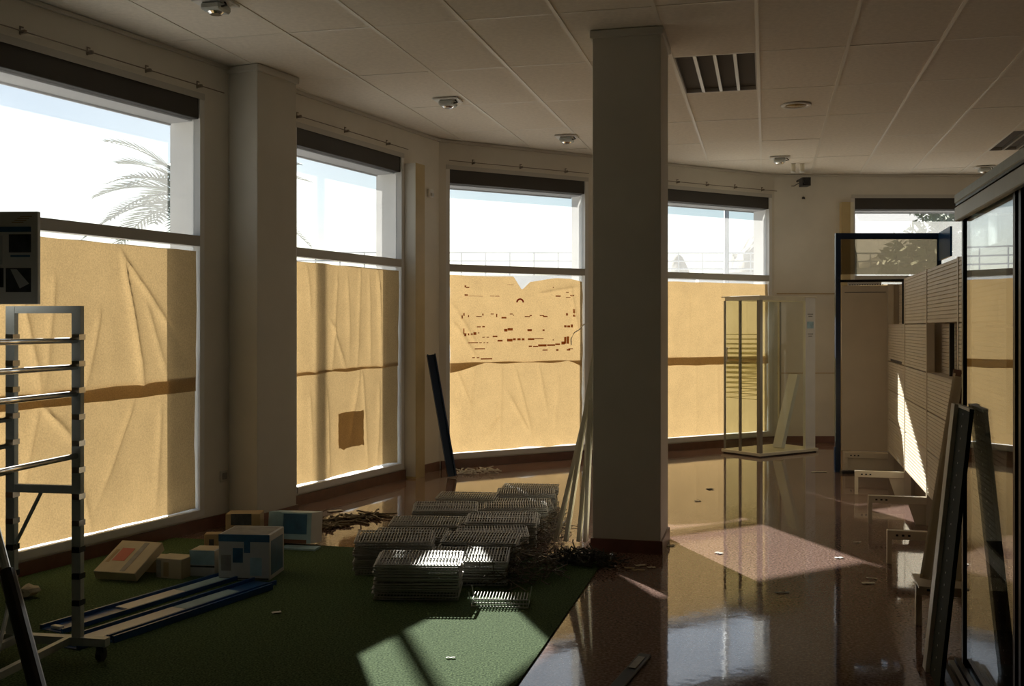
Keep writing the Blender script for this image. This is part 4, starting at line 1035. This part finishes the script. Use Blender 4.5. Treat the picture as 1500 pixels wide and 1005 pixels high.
scrap(935, 836, 0.08, 0.015, 0.0, 'thin tan strip on the floor before the pillar', M_CARD)
a, b = onfloor(945, 962), onfloor(890, 1025)
d = Vector((a.x - b.x, a.y - b.y)); fr = Frame((b.x, b.y, 0), u=(d.x, d.y))
t = thing('metal_strip', 'dark flat metal strip lying on the floor at the bottom edge', 'metal strip', fr(d.length / 2, 0, 0))
MB(fr).box(0, d.length, -0.028, 0.028, 0.002, 0.014, bev=0.003).build('bar', M_DARKMET, t)
MB(fr).box(d.length * 0.62, d.length * 0.9, -0.016, 0.016, 0.014, 0.018).build('grey_inlay', M_MGREY, t)
a = onfloor(985, 812)
scrap(983, 800, 0.05, 0.03, 0.3, 'small white scrap at the right corner of the pillar')

# ------------------------------------------------------------------ outside
tag(MB().box(-120, 160, 13.6, 160, -0.4, -0.15).build('street_ground', M_PAVE), 'pale pavement outside the shop', 'ground', kind='structure')
tag(MB().box(-120, -3.2, -60, 13.6, -0.4, -0.15).build('street_ground', M_PAVE), 'pale pavement outside the left windows', 'ground', kind='structure')
# raised road with railing
RR = Frame((-14, 27.5), u=(1.0, 0.02))
tag(MB(RR).box(0, 34, 0, 6, -0.15, 2.85).build('retaining_wall', M_CONC), 'pale concrete retaining wall across the street', 'wall', kind='structure')
t = thing('street_railing', 'thin grey metal railing on the wall across the street', 'railing', RR(17, 0.2, 2.85))
for z in (3.03, 3.24, 3.46): MB(RR).tube([(0, 0.2, z), (34, 0.2, z)], 0.022, 6).build('rail', M_RAIL, t)
for k in range(52): MB(RR).tube([(0.3 + k * 0.65, 0.2, 2.85), (0.3 + k * 0.65, 0.2, 3.49)], 0.02, 5).build('post', M_RAIL, t)
m = MB(); a = Vector((4.6, 23.6, 2.55)); b = Vector((6.2, 25.5, 3.05))
tag(MB(Frame((4.4, 24.5), u=(1, 0.1))).add([(0, 0, -0.15), (7, 0, -0.15), (7, 0, 3.0), (0, 0, 2.72), (0, 0.3, -0.15), (7, 0.3, -0.15), (7, 0.3, 3.0), (0, 0.3, 2.72)], [(0, 1, 2, 3), (7, 6, 5, 4), (0, 4, 5, 1), (1, 5, 6, 2), (2, 6, 7, 3), (3, 7, 4, 0)]).build('ramp_wall', M_CONC), 'pale sloping ramp wall outside the bay window', 'wall', kind='structure')
def bank(name, x0, x1, y0, y1, hfun, label, mt=M_ROCK, n=40, amp=0.25, seed=0):
    m = MB(); pts = []
    for j in range(n + 1):
        for i in range(n + 1):
            x = x0 + (x1 - x0) * i / n; y = y0 + (y1 - y0) * j / n
            z = -0.2 + hfun(i / n, j / n) * (1 + amp * noise.fractal((x * 0.7 + seed, y * 0.7, 0), 1.0, 2.0, 4))
            pts.append((x, y, z))
    k = n + 1
    m.add(pts, [(j * k + i, j * k + i + 1, (j + 1) * k + i + 1, (j + 1) * k + i) for j in range(n) for i in range(n)])
    return tag(m.build(name, mt), label, 'hillside', kind='structure')
bank('rocky_bank', 8.2, 26, 27, 45, lambda u, v: 4.0 * min(1, v * 2.2 + 0.15) * min(1, 0.25 + u * 3.4), 'brown stony bank outside the far window', amp=0.12)
bank('rocky_mound', 6.3, 9.6, 28.4, 33, lambda u, v: 4.7 * min(1, 0.76 + u * 0.8) * math.sin(math.pi * min(1, 0.1 + v * 0.8)) ** 0.6 * min(1, u * 12 + 0.3), 'grey rocky mound behind the railing', amp=0.12, seed=4)
bank('rocky_hummock', 4.3, 5.25, 28.6, 31, lambda u, v: 3.75 * math.sin(math.pi * (0.1 + 0.8 * u)) ** 0.4 * math.sin(math.pi * (0.1 + v * 0.8)) ** 0.5, 'low grey hummock behind the railing at the left of the showcase window', amp=0.06, seed=9)
# lamp post seen through the bay window, and a street post further left
def post(x, y, h, r, label):
    t = thing('street_post', label, 'post', (x, y, -0.15))
    MB().lathe((x, y, -0.15), [(r * 1.8, 0), (r * 1.8, 0.3), (r, 0.4), (r * 0.8, h)], 12).build('shaft', M_RAIL, t, smooth=True)
    MB().obox((x, y, h), (1, 0, 0), (0, 1, 0), (0, 0, 1), 0.5, 0.2, 0.1).build('lamp_head', M_RAIL, t)
post(4.12, 20.0, 6.5, 0.055, 'slim grey lamp post outside the bay window by the showcase')
post(-2.70, 12.72, 6.0, 0.055, 'slim grey street post outside, shading the second left window')
# palm
def palm(x, y, h, label):
    t = thing('palm_tree', label, 'palm tree', (x, y, -0.15))
    n = 14
    MB().lathe((x, y, -0.15), [(0.26 - 0.08 * k / n + 0.015 * (k % 2), (h + 0.15) * k / n) for k in range(n + 1)], 14).build('trunk', M_TRUNK, t)
    q = random.Random(12); c = Vector((x, y, h))
    for k in range(30):
        a = k * 2.399; el = math.radians(q.uniform(5, 80)); L = q.uniform(2.3, 3.1)
        d = Vector((math.cos(a) * math.cos(el), math.sin(a) * math.cos(el), math.sin(el)))
        pts = []
        p = c.copy(); v = d.copy(); N = 12
        for i in range(N + 1):
            pts.append(p.copy()); p = p + v * (L / N); v = (v + Vector((0, 0, -0.095))).normalized()
        m = MB(); m.tube(pts, [0.045 * (1 - 0.8 * i / N) for i in range(N + 1)], 4, False)
        for i in range(2, N + 1):
            for fq in (0.0, 0.5):
                if i == N and fq: continue
                pc = pts[i].lerp(pts[min(N, i + 1)], fq); tan = (pts[min(N, i + 1)] - pts[i - 1]).normalized()
                side = tan.cross(Vector((0, 0, 1))).normalized(); ll = 0.8 * math.sin(math.pi * min(1, 0.2 + 0.75 * i / N)) + 0.08
                for s_ in (-1, 1):
                    tip = pc + (side * s_ * 0.8 + tan * 0.75 + Vector((0, 0, 0.05))).normalized() * ll
                    wv = tan * 0.034
                    m.add([pc - wv, pc + wv, pc.lerp(tip, 0.5) + wv * 1.2 + Vector((0, 0, 0.02)), tip, pc.lerp(tip, 0.5) - wv * 1.2 + Vector((0, 0, 0.02))], [(0, 1, 2, 3, 4)], False)
        m.build('frond', M_PALM, t)
palm(-7.75, 26.0, 4.5, 'palm tree outside the nearest left window')
# tree and building beyond the far window
def tree(x, y, h, rx, label, seed, n=900):
    t = thing('leafy_tree', label, 'tree', (x, y, -0.2))
    MB().tube([(x, y, -0.2), (x + 0.1, y, h * 0.5), (x, y, h * 0.8)], [0.16, 0.12, 0.05], 8, False).build('trunk', M_TRUNK, t)
    q = random.Random(seed); m = MB()
    for k in range(n):
        v = Vector((q.gauss(0, 1), q.gauss(0, 1), q.gauss(0, 1))).normalized() * (q.random() ** 0.4)
        blob = 1 + 0.35 * noise.noise(v * 2 + Vector((seed, 0, 0)))
        p = Vector((x, y, h * 0.78)) + Vector((v.x * rx, v.y * rx, v.z * h * 0.3)) * blob
        a = Vector((q.gauss(0, 1), q.gauss(0, 1), q.gauss(0, 1))).normalized(); b = a.orthogonal().normalized(); s_ = q.uniform(0.07, 0.15)
        m.add([p - a * s_, p + b * s_ * 0.6, p + a * s_, p - b * s_ * 0.6], [(0, 1, 2, 3)], False)
    tag(m.build('foliage', M_LEAF, t), kind='stuff')
tree(9.55, 23.2, 4.3, 0.75, 'leafy green tree beyond the far window, left one', 3)
tree(10.6, 24.5, 4.5, 0.8, 'leafy green tree beyond the far window, right one', 8)
tree(7.9, 20.6, 3.0, 0.75, 'low dark bushy tree under the far window view', 9)
BG = Frame((14.5, 36), 0.0)
t = thing('apartment_block', 'pale grey apartment block beyond the far window trees', 'building', BG(5, 5, -0.2))
MB(BG).box(0, 12, 0, 8, -0.2, 9).build('wall', M_BLDG, t)
for r in range(4):
    for k in range(7):
        f = MB(BG).box(0.6 + k * 1.6, 1.7 + k * 1.6, -0.04, 0.0, 1.2 + r * 2.0, 2.5 + r * 2.0).build('window', M_BLDG, t)
        MB(BG).box(0.68 + k * 1.6, 1.62 + k * 1.6, -0.05, -0.04, 1.28 + r * 2.0, 2.42 + r * 2.0).build('pane', M_PANE, f)
